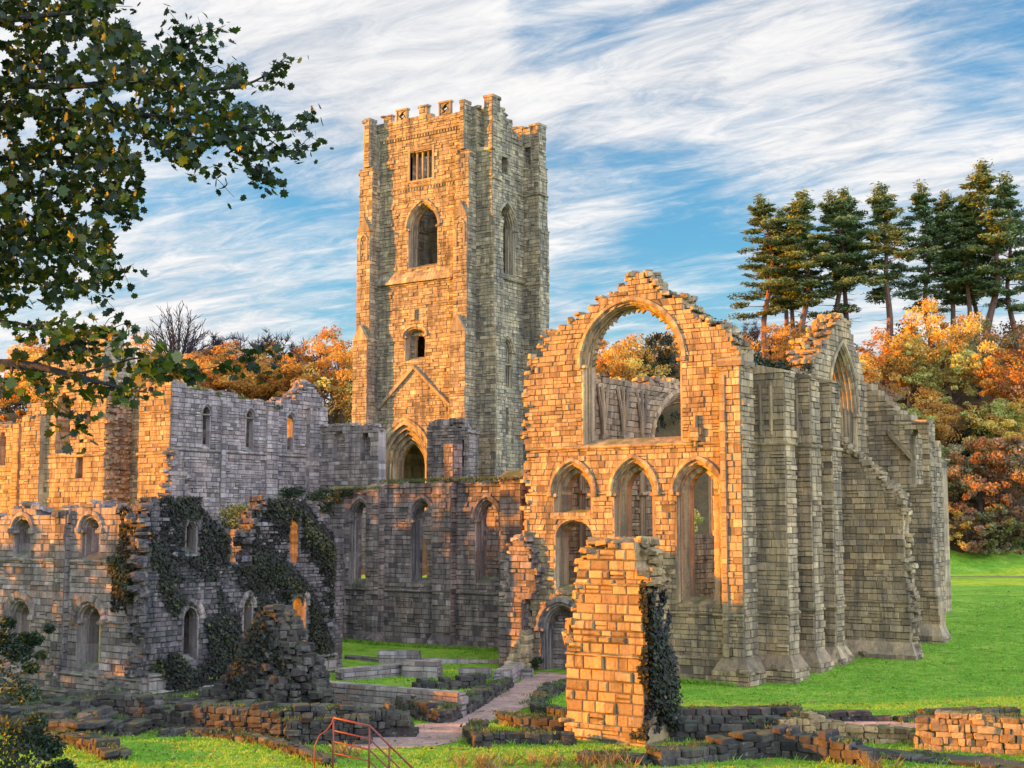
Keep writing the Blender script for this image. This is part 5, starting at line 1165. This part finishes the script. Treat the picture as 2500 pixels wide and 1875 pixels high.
blob_shrub('shrub', 'low tangled shrub with a few yellow leaves in the bottom left corner', [(S_(x, y, d), (s, s, s*.7)) for x, y, d, s in [(10, 1800, 32, .7), (70, 1800, 32, .5), (120, 1825, 32, .4), (50, 1870, 31, .7), (150, 1880, 31, .35), (-30, 1850, 31, .9), (90, 1760, 32.5, .25)]], .12, M['yew'], 600, seed=4)
# ivy
def ivy(label, f, area, dens, mask, size=.2, seed=1, dmin=.08, dmax=.4):
    npr = np.random.default_rng(seed); q = random.Random(seed); P = []; T = []
    s0, s1, z0, z1 = area; k = 0
    ph = [(q.uniform(.5, 1.6), q.uniform(.5, 1.6), q.uniform(0, 6)) for _ in range(5)]
    while k < dens:
        s, z = q.uniform(s0, s1), q.uniform(z0, z1)
        v = sum(math.sin(a*s*1.3+b_*z*1.1+c) for a, b_, c in ph)*.22
        k += 1
        if v+mask(s, z) < q.uniform(-.15, .15)+.0: continue
        P.append(W(f, s, z, q.uniform(dmin, dmax)*max(.3, min(1.3, .6+v)))); T.append(min(1, max(0, .4+v*.5+q.gauss(0, .2))))
    o = quads('ivy', P, size, M['ivy'], None, T, .8, 0, seed, nrm=np.tile((f[4], f[5], .35), (len(P), 1)), loc=P[0]); tag(o, label, 'ivy'); return o
def near(s, z, c, w, z0, z1): return abs(s-c) < w and z0 < z < z1
def m1(s, z):
    if near(s, z, -19.55, .6, 7.2, 9.2) or near(s, z, -11.5, .55, 6.5, 9.5) or near(s, z, -19.45, .9, 1.3, 4.6) or near(s, z, -15.2, .5, 1.5, 4.8) or near(s, z, -11, .8, 1.5, 4.9): return -9
    top = 10.3 if s < -19 or -13.9 < s < -10 else (6.5 if -16.8 < s < -15 else (9.5+(-18.7-s)*.8 if s < -16.8 else 9.5))
    if z > top+.15: return -9
    v = (.5 if z > 6.6 else (.08 if s < -15 else .3))-(.35 if z < 5.8 and s < -17.6 else 0)
    if s < -21.8: v -= .55
    if z < 3.6 and -18.2 < s < -15.8: v += .5
    return v
ivy('dark ivy smothering the ragged upper wall beside the round headed windows', fE(-23.5), (-22.4, -8.1, .9, 10.4), 40000, m1, .19, 3)
ivy('green ivy bush hanging down the right end of the left facade', fS(-22.5), (-26.9, -23.8, 4.2, 10), 6000, lambda s, z: (.7 if (z > 6.6 and s > -25.6) or (4.3 < z < 7.2 and -26.2 < s < -24.4) else -.9) if z < 9.9-(max(0, s+25.2))*1.6 else -9, .2, 5, .1, .5)
ivy('dark ivy on the shaded side of the near pillar', fE(5.88), (-21.95, -19.8, .5, 6.6), 7000, lambda s, z: (.18+.34*math.sin(z*1.7+s*2.3)+.2*math.sin(z*4.3-s*5)) if z < 6.6-(s+21.7)*.35+.3*math.sin(s*7) else -9, .17, 7, .02, .55)
ivy('ivy creeping round the right hand edge of the near pillar', fS(-21.9), (5.2, 6.1, .3, 7), 2600, lambda s, z: (.1+.35*math.sin(z*2.3+1)-(5.95-s)*1.3) if z < 6.6 else -9, .17, 17, .02, .3)
ivy('dark growth over the rubble cone in front of the left ruin', fline((-16.2, -25.1), (-11.2, -22.3)), (.2, 5.2, .3, 5), 6000, lambda s, z: .1 if z < 5-abs(s-2.7)*2. else -9, .2, 9, .0, .6)
ivy('creeper along the foot of the overgrown left wall', fE(-23.0), (-21.5, -15.5, .2, 2.2), 5000, lambda s, z: .15 if z < 1.7+.5*math.sin(s*2) else -9, .2, 10, .05, .4)
# bushes and grass on wall tops
def topbush(label, pts, n=260, size=.2, mat='yew', seed=1):
    npr = np.random.default_rng(seed); P = []; T = []
    for (x, y, z, s) in pts:
        v = npr.normal(size=(n, 3)); v /= np.linalg.norm(v, axis=1)[:, None]; P.append(np.array((x, y, z))+v*np.array((s, s, s*.6))*(npr.random((n, 1))**.5)); T.append(np.clip(npr.uniform(.3, .85)+npr.normal(size=n)*.2, 0, 1))
    o = quads('shrub', np.concatenate(P), size, M[mat], None, np.concatenate(T), .5, 0, seed, loc=pts[0][:3]); tag(o, label, 'shrub'); return o
R2 = random.Random(9)
topbush('dark green growth along the top of the chapel side wall', [(R2.uniform(-1.2, -.1), n_, 18.2+R2.uniform(0, .6), R2.uniform(.4, .9)) for n_ in [.6+i*.42 for i in range(24)]], 150, .22, 'yew', 2)
BUSH = [(-34.8, 9.3), (-33.8, 9.7), (-32.8, 9.9), (-31.8, 10.0), (-34.2, 8.9), (-33.0, 9.0), (-35.4, 8.8), (-31.2, 9.6), (-32.2, 9.2)]
M['mossleaf'] = leaf_mat('moss_grass', [(0, (.03, .05, .01)), (.5, (.09, .12, .025)), (1, (.2, .21, .05))], trans=.2)
topbush('sunny yellow green bush on the wall top behind the ivy notch', [(x, -6.4+R2.uniform(-.5, .5), z, R2.uniform(.6, .95)) for x, z in BUSH], 260, .2, 'mossleaf', 3)
topbush('dark bush at the foot of the shaded transept wall', [(-49.5+R2.uniform(-.8, .8), n_, 11.4+R2.uniform(-.2, .7), R2.uniform(.7, 1.2)) for n_ in (14.5, 15.6, 16.8, 18, 19)], 240, .25, 'yew', 4)
topbush('mossy growth capping the shaded transept wall', [(-51.4+R2.uniform(-.4, .4), 3.6+i*.55, 20.1-.05*i+R2.uniform(-.1, .15), R2.uniform(.35, .6)) for i in range(22)], 120, .22, 'mossleaf', 5)
topbush('dark tuft at the left end of the wall below the tower', [(-36.2, 6.2, 10.9, .8), (-35.4, 6.4, 11.3, .6), (-37, 5.8, 10.2, .8)], 220, .22, 'yew', 6)
topbush('dark plants on the right hand slope of the chapel gable', [(-6.4+i*.42, .8+R2.uniform(-.3, .5), 23.6-i*.285, R2.uniform(.25, .45)) for i in range(15)], 120, .2, 'yew', 12)
topbush('dark fern clump beside the chapel doorway', [(-13.4, -1.3, .4, .5), (-13.0, -1.2, .7, .4), (-13.8, -1.4, .3, .45)], 260, .16, 'yew', 8)
npr = np.random.default_rng(8)
def tufts(name, pts, hgt, mat, label, kind='stuff', nb=9, wid=.05, seed=1):
    """grass: each tuft is a fan of upright tapering blades"""
    npr = np.random.default_rng(seed); pts = np.asarray(pts, float); n = len(pts)*nb
    base = np.repeat(pts, nb, 0)+npr.normal(size=(n, 3))*np.array((.09, .09, 0)); a = npr.uniform(0, 6.283, n); h = hgt*npr.uniform(.5, 1.3, n); ln = npr.normal(size=(n, 2))*.45
    d = np.stack([np.cos(a), np.sin(a), np.zeros(n)], 1)*wid
    top = base+np.stack([ln[:, 0]*h, ln[:, 1]*h, h], 1); mid_ = base*.5+top*.5+np.array((0, 0, .08*hgt))
    Q = np.stack([base-d*.6, base+d*.6, mid_+d*.5, top], 1); off = pts[0]
    me = bpy.data.meshes.new(name); Q = Q-off
    me.vertices.add(4*n); me.vertices.foreach_set('co', Q.reshape(-1).astype(np.float32)); me.loops.add(4*n); me.loops.foreach_set('vertex_index', np.arange(4*n, dtype=np.int32))
    me.polygons.add(n); me.polygons.foreach_set('loop_start', np.arange(0, 4*n, 4, dtype=np.int32)); me.update(calc_edges=True); me.validate()
    t = np.clip(np.repeat(npr.random(len(pts)), nb)*.6+npr.random(n)*.4, 0, 1); cl = np.ones((n, 4, 4), np.float32); cl[:, :, 0] = t[:, None]
    me.color_attributes.new('tint', 'FLOAT_COLOR', 'POINT').data.foreach_set('color', cl.ravel()); me.materials.append(M[mat])
    o = bpy.data.objects.new(name, me); C.objects.link(o); o.location = tuple(off); tag(o, label, 'grass', None, kind); return o
q = random.Random(4); pts = []
def free(x, y):
    if -14.7 < x < 2.2 and -.6 < y < 40: return False
    if x < -14 and y > 6: return False
    if x < -23.2 and y > -23.4: return False
    for P_ in PATHS:
        if inpoly(x, y, P_): return False
    return True
PATHS = [[(-5.6, -23.5), (-5.2, -20.4), (-8.2, -12.6), (-11.3, -5.2), (-12.9, -1.2), (-9.6, -1.0), (-7.4, -6.9), (-5.0, -13.2), (-3.0, -20.8), (-1.2, -23.4), (-1.2, -26.4), (-3.6, -29.3), (-4.6, -27)], [(3.6, -16.4), (7.9, -13.7), (13.5, -10.7), (17.5, -8.0), (21, -5.5), (20.6, -4.6), (16.5, -7), (12.4, -9.7), (11.2, -9.2), (7.6, -11.9), (3.4, -15.3)]]
while len(pts) < 30000:
    fw = 44+(q.random()**1.5)*75; r = q.uniform(-.4, .4)*fw; x, y = xy_of(fw, r)
    if free(x, y): pts.append((x, y, ground_z(x, y)-.02))
tufts('grass', pts, .1, 'grassblade', 'short mown grass', nb=8, wid=.05, seed=2)
pts = [(x+q.gauss(0, .5), y+q.gauss(0, .4), 0) for x, y, n in ((3.0, -29.3, 14), (5.0, -27.6, 10), (-2.6, -30.5, 6), (7.2, -26.4, 10), (6.6, -27.2, 6), (15.5, -21.5, 6)) for _ in range(n)]
pts = [(x, y, ground_z(x, y)) for x, y, _ in pts]
tufts('dry_grass', pts, .55, 'drygrass', 'dry orange grass stalks along the front edge', nb=14, wid=.022, seed=3)
pts = [(q.uniform(-31.5, -16), 6.2+q.uniform(-.6, .6), 12.0+q.uniform(-.1, .05)) for _ in range(240)]+[(q.uniform(-37, -31.5), 6.1+q.uniform(-.4, .5), 11.5) for _ in range(60)]
tufts('wall_grass', pts, .22, 'mossleaf', 'grass growing along the top of the wall below the tower', nb=9, wid=.04, seed=4)
q = random.Random(14); pts = []; foot = []
for x, y, z, th in TOPS:
    if q.random() < .55:
        for _ in range(q.randint(2, 9)): pts.append((x+q.gauss(0, .28), y+q.gauss(0, .28), z-.06))
    for _ in range(q.randint(1, 5)):
        a = q.uniform(0, 6.28); r = th*.5+q.uniform(.1, .35); fx, fy = x+r*math.cos(a), y+r*math.sin(a); (None if any(inpoly(fx, fy, P_) for P_ in PATHS) else foot.append((fx, fy, ground_z(fx, fy)-.02)))
for i in range(420): s = q.uniform(-10, 0); foot.append((s, -.75-q.random()*.4, ground_z(s, -.8)-.02))
for i in range(500): s = q.uniform(-37, -16); foot.append((s, 5.8-q.random()*.5, ground_z(s, 5.6)-.02))
q2 = random.Random(3); tp_ = [(c[0], c[1], c[2]+.03) for c in CRUMBS if q2.random() < .16]
tufts('wall_grass', tp_, .2, 'mossleaf', 'tufts of grass and moss growing on the broken wall tops of the ruins', nb=10, wid=.035, seed=11)
tufts('wall_grass', pts, .14, 'mossleaf', 'turf and moss along the tops of the low walls', nb=9, wid=.04, seed=6)
tufts('grass', foot, .26, 'grassblade', 'longer grass tufts at the feet of the walls', nb=10, wid=.03, seed=7)
P = []
for i in range(5200):
    fw = 46+q.random()**1.3*95; r = q.uniform(-.4, .42)*fw; x, y = xy_of(fw, r)
    if x < -14 and y > 6 or (-14.7 < x < 2 and -.5 < y < 38) or (x < -23.2 and y > -23.4): continue
    P.append((x, y, ground_z(x, y)+.05))
M['litter'] = leaf_mat('fallen_leaf', [(0, (.12, .06, .02)), (.5, (.3, .15, .03)), (1, (.45, .3, .06))], trans=.1)
FL = quads('fallen_leaves', P, .17, M['litter'], None, None, .8, 0, 31, nrm=np.tile((0, 0, 1.2), (len(P), 1)), loc=P[0]); tag(FL, 'fallen autumn leaves scattered over grass and path', 'leaves', None, 'stuff')
for o in bpy.data.objects:
    if '_w' in o: del o['_w']
